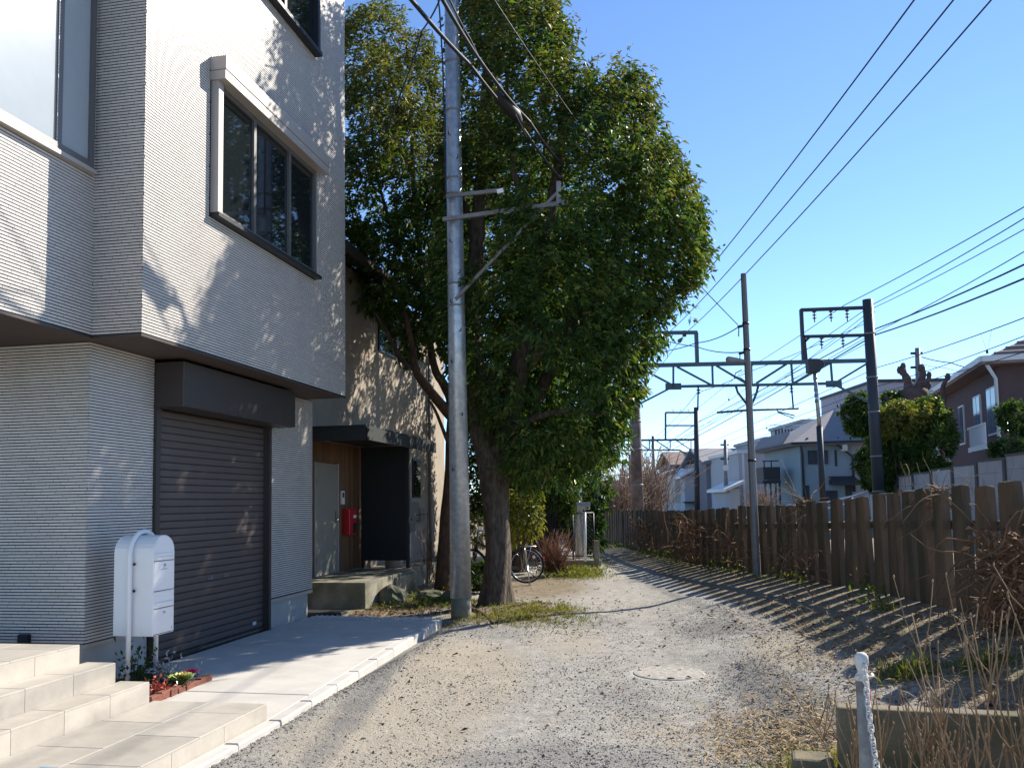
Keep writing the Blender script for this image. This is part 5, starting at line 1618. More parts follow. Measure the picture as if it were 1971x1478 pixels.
# precast panel wall, stepping down to the left
pw = thing('panel_wall', 'pale precast concrete panel wall stepping down before the brown house', 'wall', (12.5, 21.7, 0))
M['precast'] = mat('stained_precast_panel', (0.40, 0.385, 0.38), 0.95, var=0.18, vscale=2.5, rnd=0.1, col2=(0.22, 0.21, 0.2), mixscale=1.8, mixlo=0.55, mixhi=0.75, stretch=(1, 1, 0.4), bump=0.2)
M['precast_post'] = mat('dark_precast_post', (0.10, 0.095, 0.095), 0.95, var=0.2)
Wd = Vector((0.128, 0.992, 0)).normalized()
fw2 = Fr((12.5, 21.7), Wd)
tops = [2.62, 2.55, 2.48, 2.42, 2.36, 2.30, 2.26, 2.15, 2.12]
for i in range(-2, 7):
    a0 = i * 1.75
    zt = tops[i + 2]
    t = MB(); fw2.box(t, a0 - 0.07, a0 + 0.07, -0.08, 0.06, 0.2, zt + 0.03); t.build('post', M['precast_post'], pw)
    for k in range(6):
        z1 = zt - k * 0.33
        t = MB(); fw2.box(t, a0 + 0.072, a0 + 1.678, -0.035, 0.035, z1 - 0.322, z1); t.build('panel', M['precast'], pw)
    t = MB(); fw2.box(t, a0 + 0.07, a0 + 1.68, -0.06, 0.06, zt + 0.002, zt + 0.06); t.build('coping', M['precast_post'], pw)

# tubular rail fence before the blue house
rl = thing('rail_fence', 'low pipe rail fence in front of the blue house', 'fence', D(1600, 975, 40))
t = MB()
for z_ in (0, 1):
    t.tube([D(1515, 972 + 12 * z_, 41), D(1575, 970 + 12 * z_, 40), D(1640, 955 + 12 * z_, 37), D(1675, 944 + 12 * z_, 36)], 0.04, 8)
t.build('rail', M['galv'], rl)
for px, py, Y in ((1515, 972, 41), (1545, 971, 40.5), (1575, 970, 40), (1608, 962, 38.5), (1640, 955, 37), (1672, 945, 36)):
    t = MB(); a_ = D(px, py, Y); t.tube([a_, a_ - Vector((0, 0, 1.2))], 0.04, 8); t.build('post', M['galv'], rl)
wf = thing('slat_fence', 'short white slatted fence before the low white houses', 'fence', D(1300, 975, 70))
for k in range(9):
    t = MB(); a_ = D(1290 + k * 2.8, 968, 70); t.box(a_.x - 0.04, a_.x + 0.04, a_.y - 0.02, a_.y + 0.02, a_.z - 1.2, a_.z); t.build('slat', M['trim_white'], wf)
t = MB(); t.bar(D(1288, 969, 70.05), D(1314, 969, 70.05), 0.05, 0.06); t.build('rail', M['trim_white'], wf)

# trees across the tracks
bush('clipped_tree', 'dense green tree with sunlit yellow top behind the panel wall', [(1690, 930), (1680, 860), (1692, 800), (1725, 775), (1752, 785), (1790, 770), (1815, 800), (1832, 850), (1822, 900), (1800, 915), (1750, 925), (1722, 945)], 31.0, 1.7, 2600, M['leaf'], 0.14, 0.07, 9, 0.25, cat='tree', base=(1750, 960), er=70, thr=-0.08, ns=1.1)
bush('garden_tree', 'yellow green crown lit by the sun beside the clipped green tree', [(1695, 830), (1698, 800), (1725, 778), (1755, 786), (1778, 778), (1792, 790), (1760, 830), (1725, 850)], 30.2, 0.8, 500, M['leaf_yellow'], 0.12, 0.06, 9, 0.22, cat='tree', base=(1735, 960), er=40, thr=-0.25)  # no separate tree: yellower leaves paint sunlight onto the clipped tree's top
bush('garden_tree', 'loose leafed tree left of the dark mast above the blue house', [(1620, 800), (1640, 770), (1668, 760), (1735, 760), (1730, 800), (1700, 820), (1680, 835), (1640, 830)], 36.0, 1.0, 900, M['leaf'], 0.16, 0.07, 9, 0.25, cat='tree', base=(1690, 960), er=50, thr=-0.02, ns=1.3)
bush('garden_tree', 'small leafy tree at the foot of the dark mast', [(1648, 880), (1668, 868), (1690, 880), (1712, 900), (1715, 930), (1690, 950), (1668, 930), (1655, 905)], 33.0, 0.8, 600, M['leaf'], 0.13, 0.06, 9, 0.22, cat='tree', base=(1690, 960), er=45, thr=-0.05, ns=1.3)
bush('wall_shrub', 'dark shrub against the brown house at the right edge', [(1925, 790), (1950, 780), (1990, 785), (1990, 850), (1960, 840), (1930, 815)], 28.0, 0.6, 420, M['leaf_dark'], 0.12, 0.06, 9, 0.22, base=(1965, 930), er=40)
bush('wall_shrub', 'dark shrub low behind the panel wall at the right edge', [(1915, 860), (1940, 845), (1990, 860), (1990, 905), (1930, 895)], 27.0, 0.6, 380, M['leaf_dark'], 0.12, 0.06, 9, 0.22, base=(1960, 930), er=40)
lp = thing('lopped_tree', 'heavily lopped bare tree with knobbly stumps behind the clipped tree', 'tree', D(1758, 900, 36))
def LPp(x, y, dy=0): return D(x, y, 36 + dy)
M['lopbark'] = mat('lopped_bark', (0.12, 0.075, 0.065), 0.95, var=0.3, vscale=5, bump=0.7, bscale=14)
t = MB()
limb(t, [LPp(1758, 900), LPp(1757, 830), LPp(1757, 790), LPp(1756, 755)], 0.5, 0.62, 12, 0.1, 1); t.build('trunk', M['lopbark'], lp)
for q, ra, rb_ in (([(1750, 780), (1745, 740), (1742, 725), (1737, 715)], 0.26, 0.17), ([(1742, 727), (1740, 712), (1738, 705)], 0.17, 0.12), ([(1742, 727), (1733, 716), (1730, 712)], 0.13, 0.09), ([(1760, 780), (1772, 745), (1776, 725), (1773, 708)], 0.28, 0.16), ([(1775, 745), (1784, 730), (1788, 722)], 0.16, 0.11),
                    ([(1762, 785), (1785, 768), (1800, 765)], 0.22, 0.13), ([(1750, 790), (1735, 780), (1722, 772)], 0.22, 0.12), ([(1758, 770), (1758, 750), (1752, 742)], 0.3, 0.16), ([(1765, 775), (1780, 752), (1786, 742)], 0.2, 0.13), ([(1815, 840), (1818, 780), (1820, 740), (1824, 725)], 0.16, 0.12), ([(1750, 800), (1735, 795), (1715, 778), (1705, 765)], 0.16, 0.1)):
    ra, rb_ = ra * 0.75, rb_ * 0.7
    t = MB(); limb(t, [LPp(*p) for p in q], ra, rb_, 8, 0.12, ra * 20)
    e_ = LPp(*q[-1]); t.tube([e_ - Vector((0, 0, 0.15)), e_, e_ + Vector((0.02, 0, 0.14))], [rb_ * 0.9, rb_ * 1.5, rb_ * 0.9], 8)
    t.build('stump_limb', M['lopbark'], lp)

# ------------------------------------------------------------------ sleeper fence
fc = thing('sleeper_fence', 'weathered brown fence of upright old sleepers along the railway', 'fence', (4.3, 9, 0.45))
M['sleeper'] = mat('weathered_sleeper', (0.13, 0.083, 0.05), 0.95, var=0.35, vscale=5, rnd=0.16, col2=(0.06, 0.05, 0.032), mixscale=3.5, stretch=(1, 1, 0.25), bump=0.6, bscale=45)
def sleeper_mesh(k):
    rr = random.Random(k)
    w, th, h = 0.285, 0.075, 1.18
    vs, fs = [], []
    zs = [-0.25, 0.4, 0.8, h - 0.025, h]
    for i, z in enumerate(zs):
        f_ = (1.25, 1.02, 0.90, 0.80, 0.74)[i]
        g_ = (1.0, 1.0, 1.0, 1.0, 0.85)[i]
        ox = rr.uniform(-0.008, 0.008)
        for (sx, sy) in ((-1, -1), (-0.82, -1.06), (0.82, -1.06), (1, -1), (1, 1), (-1, 1)):
            vs.append((sx * w / 2 * f_ + ox, sy * th / 2 * g_, z + (rr.uniform(-0.012, 0.012) if i == 4 else 0)))
    n = 6
    for i in range(len(zs) - 1):
        for j in range(n):
            fs.append((i * n + j, i * n + (j + 1) % n, (i + 1) * n + (j + 1) % n, (i + 1) * n + j))
    fs.append(tuple(range((len(zs) - 1) * n, len(zs) * n)))
    me = bpy.data.meshes.new('sleeper')
    me.from_pydata(vs, [], fs)
    me.materials.append(M['sleeper'])
    return me
smeshes = [sleeper_mesh(k) for k in range(6)]
y = -3.0
i = 0
while y < 44:
    p0 = Vector((lerp_tab(FENCE_X, y - 0.3), y - 0.3, 0)); p1 = Vector((lerp_tab(FENCE_X, y + 0.3), y + 0.3, 0))
    dv = (p1 - p0).normalized()
    nv = Vector((-dv.y, dv.x, 0))
    tilt = random.gauss(0, 0.012)
    up_ = (Vector((0, 0, 1)) + dv * tilt + nv * random.gauss(0, 0.012)).normalized()
    ux = (dv - up_ * dv.dot(up_)).normalized()
    uy = up_.cross(ux)
    x = lerp_tab(FENCE_X, y)
    hs = 1.0 + random.uniform(-0.014, 0.014)
    if 22.3 < y < 31: hs *= 1.02
    Mx = frame_mat(Vector((x, y, lerp_tab(FENCE_Z, y) + random.uniform(-0.02, 0.01))), ux * random.uniform(0.93, 1.06), uy, up_ * hs)
    pieces('sleeper', smeshes[i % 6], [Mx], fc)
    y += 0.45 + random.uniform(-0.025, 0.03)
    i += 1
t = MB()
q = [Vector((lerp_tab(FENCE_X, yy) + 0.075, yy, lerp_tab(FENCE_Z, yy) + 0.82)) for yy in np.linspace(-3, 43, 60)]
for a_, b_ in zip(q[:-1], q[1:]):
    t.bar(a_, b_, 0.05, 0.09)
t.build('back_rail', M['sleeper'], fc)

# ------------------------------------------------------------------ retaining wall, stub, chain post
M['ret'] = mat('algae_stained_concrete', (0.19, 0.155, 0.10), 0.95, var=0.3, vscale=5, col2=(0.10, 0.095, 0.05), mixscale=3, bump=0.35, bscale=60)
fr = Fr(WALL_A, WALL_D)
rw = thing('retaining_wall', 'low algae stained concrete retaining wall behind the chain post', 'wall', WALL_A)
t = MB(); fr.box(t, 0, 3.2, -0.12, 0.0, -0.2, 0.475); t.build('wall_body', M['ret'], rw, bevel=0.012)
t = MB(); fr.box(t, -0.24, -0.03, -0.16, 0.04, -0.2, 0.2); tag(t.build('concrete_stub', M['ret'], None, bevel=0.02), 'small square concrete stub at the end of the retaining wall', 'stub')
pp = D(1664, 1400, 4.0); pp.z = 0
cp = thing('chain_post', 'white painted chain post with rounded knob at lower right', 'post', pp)
M['oldwhite'] = mat('chipped_white_paint', (0.62, 0.59, 0.53), 0.7, var=0.15, vscale=30, col2=(0.33, 0.29, 0.24), mixscale=30, mixlo=0.62, mixhi=0.7, bump=0.15)
M['oldwhite_post'] = mat('grubby_white_paint', (0.30, 0.275, 0.235), 0.75, var=0.25, vscale=18, col2=(0.22, 0.19, 0.15), mixscale=12, bump=0.2)
ztop = D(1664, 1255, 4.0).z
t = MB(); t.tube([pp - Vector((0, 0, 0.1)), pp + Vector((0, 0, ztop - 0.10))], [0.031, 0.029], 16); t.build('shaft', M['oldwhite_post'], cp)
t = MB(); t.lathe(pp + Vector((0, 0, ztop - 0.125)), [(0.030, 0.0), (0.034, 0.012), (0.028, 0.025), (0.018, 0.038), (0.024, 0.055), (0.032, 0.08), (0.030, 0.108), (0.018, 0.123), (0.004, 0.126)], 16); t.build('knob', M['oldwhite'], cp)
t = MB(); c = pp + Vector((0.012, -0.03, ztop - 0.10)); t.tube([c + Vector((-0.035, 0, 0)), c + Vector((-0.012, -0.022, -0.005)), c + Vector((0.02, -0.018, 0)), c + Vector((0.03, 0.02, 0.004))], 0.006, 8); t.build('hook', M['oldwhite'], cp)
t = MB(); t.tube([pp + Vector((0.0305, 0.0, 0.45)), pp + Vector((0.030, 0.0, ztop - 0.17))], 0.006, 6); t.build('red_stripe', M['red'], cp)
ch = thing('chain', 'white chain hanging down from the chain post', 'chain', pp + Vector((0, -0.04, ztop - 0.12)))
lk = bpy.data.meshes.new('link')
t = MB()
ring = []
for k in range(14):
    an = 2 * math.pi * k / 14
    ring.append(Vector((0.0105 * math.cos(an), 0, 0.011 * (1 if math.sin(an) > 0 else -1) + 0.0105 * math.sin(an))))
vs_, fs_ = [], []
for k in range(14):
    c_ = ring[k]; tn = (ring[(k + 1) % 14] - ring[k - 1]).normalized(); s1 = Vector((0, 1, 0)); s2 = tn.cross(s1)
    for j in range(6):
        a_ = 2 * math.pi * j / 6; vs_.append(tuple(c_ + (s1 * math.cos(a_) + s2 * math.sin(a_)) * 0.0035))
for k in range(14):
    for j in range(6):
        fs_.append((k * 6 + j, k * 6 + (j + 1) % 6, ((k + 1) % 14) * 6 + (j + 1) % 6, ((k + 1) % 14) * 6 + j))
lk.from_pydata(vs_, [], fs_)
lk.polygons.foreach_set('use_smooth', [True] * len(fs_))
lk.materials.append(M['oldwhite'])
p_ = D(1664, 1286, 3.95); e_ = D(1692, 1500, 3.55)
mid_ = p_.lerp(e_, 0.5) + Vector((-0.01, 0, -0.02))
ms = []
nl_ = 23
prevd = None
def cat_pt(f_): return p_ * (1 - f_) ** 2 + mid_ * 2 * f_ * (1 - f_) + e_ * f_ * f_
for k in range(nl_):
    f_ = k / nl_ * 1.25
    c_ = cat_pt(f_); dz = (cat_pt(f_ + 0.01) - cat_pt(f_)).normalized()
    sx = dz.cross(Vector((0, 1, 0))).normalized(); sy = dz.cross(sx)
    if k % 2: sx, sy = sy, -sx
    an = random.uniform(-0.3, 0.3)
    sx2 = sx * math.cos(an) + sy * math.sin(an); sy2 = dz.cross(sx2)
    ms.append(frame_mat(c_, sx2, sy2, dz))
pieces('link', lk, ms, ch)

# ------------------------------------------------------------------ dry hydrangea-like shrubs in front of the wall
def dry_shrub(label, base, height, nst, spread, seed, group='bare shrubs by the chain post', lean=(0, 0)):
    rr = random.Random(seed)
    th = thing('bare_shrub', label, 'shrub', base, group=group)
    t = MB()
    for k in range(nst):
        a_ = rr.uniform(0, 2 * math.pi)
        d_ = Vector((math.cos(a_) * spread * rr.uniform(0.2, 1) + lean[0], math.sin(a_) * spread * 0.5 * rr.uniform(0.2, 1) + lean[1], 1.0)).normalized()
        p = Vector(base) + Vector((math.cos(a_) * 0.09 * rr.random(), math.sin(a_) * 0.06 * rr.random(), -0.03))
        L_ = height * rr.uniform(0.55, 1.0)
        pts = [p]
        for s_ in range(5):
            d_ = (d_ + Vector((rr.gauss(0, 0.10), rr.gauss(0, 0.10), 0.06))).normalized()
            p = p + d_ * L_ / 5
            pts.append(p)
        r0_ = rr.uniform(0.0042, 0.0065)
        t.tube(pts, [r0_ * (1 - 0.11 * i_) for i_ in range(6)], 5)
        for s_ in range(rr.randint(2, 4)):
            i_ = rr.randint(2, 4)
            b_ = pts[i_]
            d2 = (d_ + Vector((rr.gauss(0, 0.55), rr.gauss(0, 0.45), rr.uniform(0.1, 0.5)))).normalized()
            L2 = L_ * rr.uniform(0.15, 0.38)
            q = [b_, b_ + d2 * L2 * 0.5, b_ + (d2 + Vector((0, 0, 0.25))).normalized() * L2]
            t.tube(q, [0.0035, 0.003, 0.0022], 4)
            t.tube([q[-1] - Vector((0, 0, 0.004)), q[-1] + Vector((0, 0, 0.010)), q[-1] + Vector((0, 0, 0.02))], [0.003, 0.0055, 0.001], 4)
    t.build('stems', M['twig'], th)
    return th
dry_shrub('bare twiggy shrub just left of the chain post', D(1650, 1640, 4.25), 0.90, 11, 0.35, 1, lean=(-0.14, 0.0))
dry_shrub('bare twiggy shrub just right of the chain post', D(1755, 1640, 4.2), 0.92, 12, 0.42, 2)
dry_shrub('bare twiggy shrub in front of the middle of the retaining wall', D(1835, 1650, 4.1), 0.85, 11, 0.40, 3)
dry_shrub('tallest bare twiggy shrub at the right edge before the fence', D(1985, 1640, 4.1), 1.35, 14, 0.42, 4, lean=(-0.05, 0.05))
dry_shrub('thin bare shrub crossing the right end of the retaining wall', D(1930, 1650, 4.0), 1.2, 9, 0.45, 5, lean=(-0.12, 0))

# ------------------------------------------------------------------ dead vines and weeds on the fence
def tangle(name, label, c, rx, ry, rz, n, seed, r=0.006, m=None, droop=0.4, group=None, ln=0.9, up=0.5):
    rr = random.Random(seed)
    th = thing(name, label, 'dead vine', (c[0], c[1], ground_z(c[0], c[1])), group=group)
    t = MB()
    for k in range(n):
        p = Vector((c[0] + rr.gauss(0, rx * 0.5), c[1] + rr.gauss(0, ry * 0.5), c[2] + rr.uniform(-rz, rz * 0.6)))
        d_ = Vector((rr.gauss(-0.15, 0.6), rr.gauss(0, 0.6), rr.gauss(up, 0.6))).normalized()
        pts = []
        L_ = ln * rr.uniform(0.4, 1.2)
        for s_ in range(6):
            pts.append(p)
            d_ = (d_ + Vector((rr.gauss(0, 0.25), rr.gauss(0, 0.25), rr.gauss(-droop * 0.4, 0.25)))).normalized()
            p = p + d_ * L_ / 5
            gz_ = ground_z(p.x, p.y) + 0.01
            if p.z < gz_: p.z = gz_
        r_ = r * rr.uniform(0.4, 1.2)
        t.tube(pts, [r_, r_, r_ * 0.9, r_ * 0.8, r_ * 0.6, r_ * 0.4], 4)
    t.build('stems', m or M['vine'], th)
    # withered leaves
    nl = n * 4
    P = np.array([[c[0] + rr.gauss(0, rx * 0.5), c[1] + rr.gauss(0, ry * 0.5), c[2] + rr.uniform(-rz, rz * 0.55)] for _ in range(nl)])
    A = rng.normal(size=(nl, 3)) + np.array([0, 0, -0.6])
    V_, Q_ = leaves_at(P, A, 0.075, 0.035, rng, fold=0.5)
    np_mesh('withered_leaves', V_, Q_, M['vine'], th)
    return th
tangle('dead_vine', 'big reddish brown heap of dead vine on the fence at the right edge', (4.1, 7.15, 1.0), 0.2, 0.42, 0.55, 110, 1, 0.008, droop=0.7, ln=0.9, up=0.2)
tangle('dead_vine', 'grey brown dead vine heap spilling over the fence left of the square pole', (3.72, 18.4, 0.85), 0.24, 0.8, 0.55, 75, 2, 0.008, droop=0.5, ln=1.0)
tangle('dead_vine', 'reddish dead vine patch on the far part of the fence', (3.55, 23.6, 0.65), 0.22, 1.4, 0.5, 55, 3, 0.009, droop=0.5, ln=1.0)
tangle('dead_vine', 'dark dead vine tangle at the foot of the square pole', (4.0, 15.9, 0.7), 0.22, 0.9, 0.35, 30, 4, 0.007, droop=0.4, ln=0.9)
tangle('dead_vine', 'low dead vine stems on the fence right of the square pole', (4.2, 12.8, 0.72), 0.2, 0.9, 0.3, 22, 5, 0.006, droop=0.4, ln=0.8)
tangle('dead_vine', 'dry stalks poking above the fence before the blue house', (4.5, 13.3, 1.5), 0.15, 0.25, 0.2, 22, 6, 0.006, m=M['twig'], droop=0.2, ln=0.6)
tangle('dead_vine', 'dry stalks poking above the fence before the panel wall', (4.45, 9.0, 1.62), 0.15, 0.5, 0.15, 26, 7, 0.006, m=M['twig'], droop=0.25, ln=0.6)

def blades(name, label, pts, ln, wd, m, cat, lean=0.5, kind='stuff'):
    P = np.array(pts)
    A = rng.normal(size=P.shape) * lean + np.array([0, 0, 1.0])
    n = len(P)
    A = unit(A)
    S = unit(np.cross(A, rng.normal(size=(n, 3))))
    l = (ln * rng.uniform(0.5, 1.3, n))[:, None]; w = (wd * rng.uniform(0.7, 1.3, n))[:, None]
    bend = rng.normal(size=(n, 3)) * 0.25 * l
    V_ = np.stack([P - S * w / 2, P + S * w / 2, P + A * l * 0.6 + S * w * 0.4 + bend * 0.4, P + A * l + bend], 1).reshape(-1, 3)
    o = np_mesh(name, V_, np.arange(n * 4).reshape(n, 4), m)
    return tag(o, label, cat, kind=kind)
def scatter(n, fx, fy, dz=0.0, keep=None):
    out = []
    while len(out) < n:
        x, y = fx(), fy()
        if keep and not keep(x, y): continue
        out.append((x, y, ground_z(x, y) + dz))
    return out
U = random.uniform
Gs = random.gauss
# grass on the mound by the trunk, along the lane edges
pts = scatter(2600, lambda: Gs(0.35, 0.35), lambda: Gs(12.2, 0.6), keep=lambda x, y: mnoise.noise(Vector((x * 3, y * 3, 0))) > -0.1)
pts += scatter(1400, lambda: Gs(-0.2, 0.5), lambda: Gs(11.6, 0.25))
pts += scatter(2200, lambda: Gs(1.35, 0.35), lambda: Gs(18.6, 0.6))
pts += scatter(900, lambda: Gs(2.4, 0.2), lambda: Gs(23.5, 1.2))
pts += scatter(1300, lambda: U(-2.2, -0.6), lambda: Gs(14.0, 0.5), keep=lambda x, y: (Vector((x, y, 0)) - HOUSE_O).dot(HF.uy) > 0.4)
blades('grass', 'short green grass round the tree foot and lane edge', pts, 0.06, 0.008, M['grass'], 'grass', 0.7)
# brighter weeds: broad leaves
def weeds(label, pts, ln, wd, m):
    P = np.array(pts); A = rng.normal(size=P.shape) * 0.9 + np.array([0, 0, 0.7])
    V_, Q_ = leaves_at(P + rng.normal(size=P.shape) * 0.02 + np.array([0, 0, 0.03]), A, ln, wd, rng)
    return tag(np_mesh('weeds', V_, Q_, m), label, 'weeds', kind='stuff')
M['weed'] = leafmat('weed_leaf', (0.03, 0.05, 0.014), (0.07, 0.11, 0.02), (0.17, 0.2, 0.035), trans=0.35)
wp = []
for _ in range(48):
    y = U(8.5, 30); x = lerp_tab(FENCE_X, y) - abs(Gs(0.28, 0.18))
    wp += [(x + Gs(0, 0.09), y + Gs(0, 0.14), ground_z(x, y) + abs(Gs(0, 0.10))) for _ in range(28)]
weeds('low leafy green weeds along the foot of the fence', wp, 0.07, 0.028, M['weed'])
wp = scatter(1600, lambda: Gs(1.25, 0.35), lambda: Gs(18.9, 0.5), 0.04)
weeds('bright green ground cover on the lane edge past the bicycle', wp, 0.10, 0.03, M['grass'])
wp = scatter(700, lambda: U(-2.3, -0.9), lambda: Gs(14.3, 0.6), 0.02, keep=lambda x, y: (Vector((x, y, 0)) - HOUSE_O).dot(HF.uy) > 0.4)
weeds('small weeds growing among the garden stones', wp, 0.05, 0.025, M['weed'])
pts = scatter(420, lambda: Gs(2.95, 0.12), lambda: Gs(6.55, 0.10)) + scatter(260, lambda: Gs(3.4, 0.12), lambda: Gs(6.35, 0.10)) + scatter(120, lambda: Gs(3.9, 0.05), lambda: Gs(9.2, 0.1)) + scatter(500, lambda: Gs(1.65, 0.14), lambda: Gs(4.95, 0.14))
blades('grass_tuft', 'bright grass tufts on the bank behind the retaining wall', pts, 0.11, 0.007, M['grass'], 'grass', 0.55)
# straw litter
def litter(label, pts, ln, wd, m, name='straw_litter', cat='straw'):
    P = np.array(pts); n = len(P)
    a_ = rng.uniform(0, 2 * math.pi, n)
    A = np.stack([np.cos(a_), np.sin(a_), rng.normal(0.05, 0.22, n)], 1)
    S = np.stack([-np.sin(a_), np.cos(a_), rng.normal(0, 0.3, n)], 1)
    l = (ln * rng.uniform(0.3, 1.2, n))[:, None]; w = (wd * rng.uniform(0.6, 1.4, n))[:, None]
    P = P + np.array([0, 0, 0.012])
    V_ = np.stack([P - S * w / 2, P + A * l * 0.5 - S * w / 2 + np.array([0, 0, 0.012]), P + A * l, P + A * l * 0.5 + S * w / 2 + np.array([0, 0, 0.012])], 1).reshape(-1, 3)
    return tag(np_mesh(name, V_, np.arange(n * 4).reshape(n, 4), m), label, cat, kind='stuff')
lp_ = scatter(3200, lambda: Gs(1.7, 0.28), lambda: Gs(5.5, 0.55)) + scatter(2600, lambda: U(2.0, 4.2), lambda: U(4.75, 8.2)) + scatter(1200, lambda: Gs(3.2, 0.4), lambda: Gs(9.3, 1.2))
litter('scattered dry straw on the bank at lower right', lp_, 0.13, 0.008, M['straw'])
M['deadleaf'] = mat('fallen_leaf', (0.16, 0.085, 0.04), 0.85, island=0.55, spec=0.2)
lp_ = scatter(900, lambda: U(-2.4, -0.6), lambda: U(12.4, 14.2), keep=lambda x, y: (Vector((x, y, 0)) - HOUSE_O).dot(HF.uy) > 0.35) + scatter(500, lambda: Gs(0.1, 0.6), lambda: Gs(12.3, 0.8)) + scatter(900, lambda: U(2.4, 4.2), lambda: U(5, 12)) + scatter(250, lambda: U(-1, 2.2), lambda: U(6, 16))
litter('fallen brown leaves under the trees and on the bank', lp_, 0.06, 0.03, M['deadleaf'], 'fallen_leaves', 'leaves')

# ------------------------------------------------------------------ loose gravel
def stones(name, label, pts, smin, smax, m, flat=0.65):
    P = np.array(pts); n = len(P)
    base = np.array([[1, 0, 0], [0, 1, 0], [-1, 0, 0], [0, -1, 0], [0, 0, 1], [0, 0, -1]], float)
    s = np.exp(rng.uniform(math.log(smin), math.log(smax), n)) / 2
    V_ = base[None] * rng.uniform(0.6, 1.25, (n, 6, 1)) + rng.normal(size=(n, 6, 3)) * 0.18
    a_ = rng.uniform(0, 2 * math.pi, n)
    c_, s_ = np.cos(a_)[:, None], np.sin(a_)[:, None]
    V_ = np.stack([V_[..., 0] * c_ - V_[..., 1] * s_, V_[..., 0] * s_ + V_[..., 1] * c_, V_[..., 2] * flat], -1) * s[:, None, None]
    V_ = V_ + P[:, None, :] + np.array([0, 0, 1])[None, None] * (s * 0.25)[:, None, None]
    f_ = np.array([(0, 1, 4), (1, 2, 4), (2, 3, 4), (3, 0, 4), (1, 0, 5), (2, 1, 5), (3, 2, 5), (0, 3, 5)])
    Q_ = (f_[None] + (np.arange(n) * 6)[:, None, None]).reshape(-1, 3)
    return tag(np_mesh(name, V_.reshape(-1, 3), Q_, m), label, 'gravel', kind='stuff')
def lane_ok(x, y):
    q_ = Vector((x, y, 0)) - HOUSE_O
    if q_.dot(HF.uy) < 2.2 and q_.dot(HF.ux) < 4.5: return False
    return x < lerp_tab(FENCE_X, y) - 0.9 and mnoise.noise(Vector((x * 0.9, y * 0.7, 5))) + 0.5 * mnoise.noise(Vector((x * 2.7, y * 2.7, 9))) > U(-0.55, 0.5)
pts = scatter(17000, lambda: U(-2.0, 3.0), lambda: 4.6 + 9 * U(0, 1) ** 1.4, keep=lane_ok)
pts += scatter(3200, lambda: Gs(1.95, 0.22), lambda: U(4.8, 8.2), keep=lambda x, y: x < 2.6)
pts += scatter(1800, lambda: Gs(0.3, 0.7), lambda: Gs(5.3, 0.4))
pts += scatter(1600, lambda: Gs(0.9, 0.35), lambda: Gs(7.0, 0.7))
pts += scatter(1300, lambda: Gs(2.35, 0.3), lambda: Gs(10.0, 0.7), keep=lambda x, y: x < 3)
for _ in range(2600):
    a_ = U(-2.5, 4.4); o_ = 2.17 + abs(Gs(0, 0.11)); p = HF.p(a_, o_, 0); pts.append((p.x, p.y, ground_z(p.x, p.y)))
stones('gravel', 'loose dark grey gravel scattered over the lane', pts, 0.005, 0.019, M['stone_dark'])
pts = scatter(240, lambda: U(-1.6, 2.4), lambda: U(5, 13), keep=lane_ok)
stones('gravel_lumps', 'larger dark gravel lumps dotted on the lane', pts, 0.022, 0.042, M['stone_dark'])
pts = scatter(2600, lambda: U(-1.4, 2.6), lambda: 4.7 + 7 * U(0, 1) ** 1.4, keep=lane_ok)
stones('pale_gravel', 'pale gravel chips mixed into the lane surface', pts, 0.006, 0.018, M['stone_white'])
pts = []
for _ in range(5200):
    f_ = U(0, 1); a_ = 4.64 - 0.16 * f_ + Gs(0, 0.07); o_ = 0.05 + 1.85 * f_; p = HF.p(a_, o_, 0.0); pts.append((p.x, p.y, 0.045 + U(0, 0.02)))
stones('white_gravel', 'strip of white gravel behind the concrete apron', pts, 0.012, 0.028, M['stone_white'])

# ------------------------------------------------------------------ manhole
mc = G(1287, 1296, 0.0)
mh = thing('manhole', 'round iron manhole cover in a concrete ring on the lane', 'manhole', mc)
gzm = 0.001
M['iron'] = mat('dusty_cast_iron', (0.35, 0.325, 0.28), 0.85, var=0.2, vscale=14, bump=0.4, bscale=60)
M['ringcon'] = mat('dusty_ring_concrete', (0.40, 0.37, 0.325), 0.95, var=0.2, vscale=8, bump=0.4, bscale=90)
t = MB(); t.lathe((mc.x, mc.y, gzm - 0.06), [(0.47, 0.0), (0.465, 0.05), (0.34, 0.062)], 56); t.build('concrete_ring', M['ringcon'], mh)
t = MB(); t.lathe((mc.x, mc.y, gzm - 0.03), [(0.325, 0.0), (0.325, 0.036), (0.315, 0.040)], 56); cov = t.build('cover', M['iron'], mh)
t = MB(); t.tube([(mc.x, mc.y, gzm + 0.004), (mc.x, mc.y, gzm + 0.0105)], 0.3, 40)
for r_ in (0.07, 0.15, 0.23, 0.29):
    for k in range(max(6, int(r_ * 60))):
        an = 2 * math.pi * k / max(6, int(r_ * 60)) + r_ * 9
        c = Vector((mc.x + r_ * math.cos(an), mc.y + r_ * math.sin(an), gzm + 0.009))
        ux = Vector((-math.sin(an), math.cos(an), 0))
        t.bar(c - ux * 0.028, c + ux * 0.028, 0.018, 0.006)
t.build('raised_pattern', M['iron'], cov)
t = MB(); t.tube([(mc.x - 0.06 + 0.0, mc.y - 0.285, gzm + 0.012), (mc.x - 0.0, mc.y - 0.285, gzm + 0.012)], 0.012, 6); t.build('key_hole', M['black'], cov)

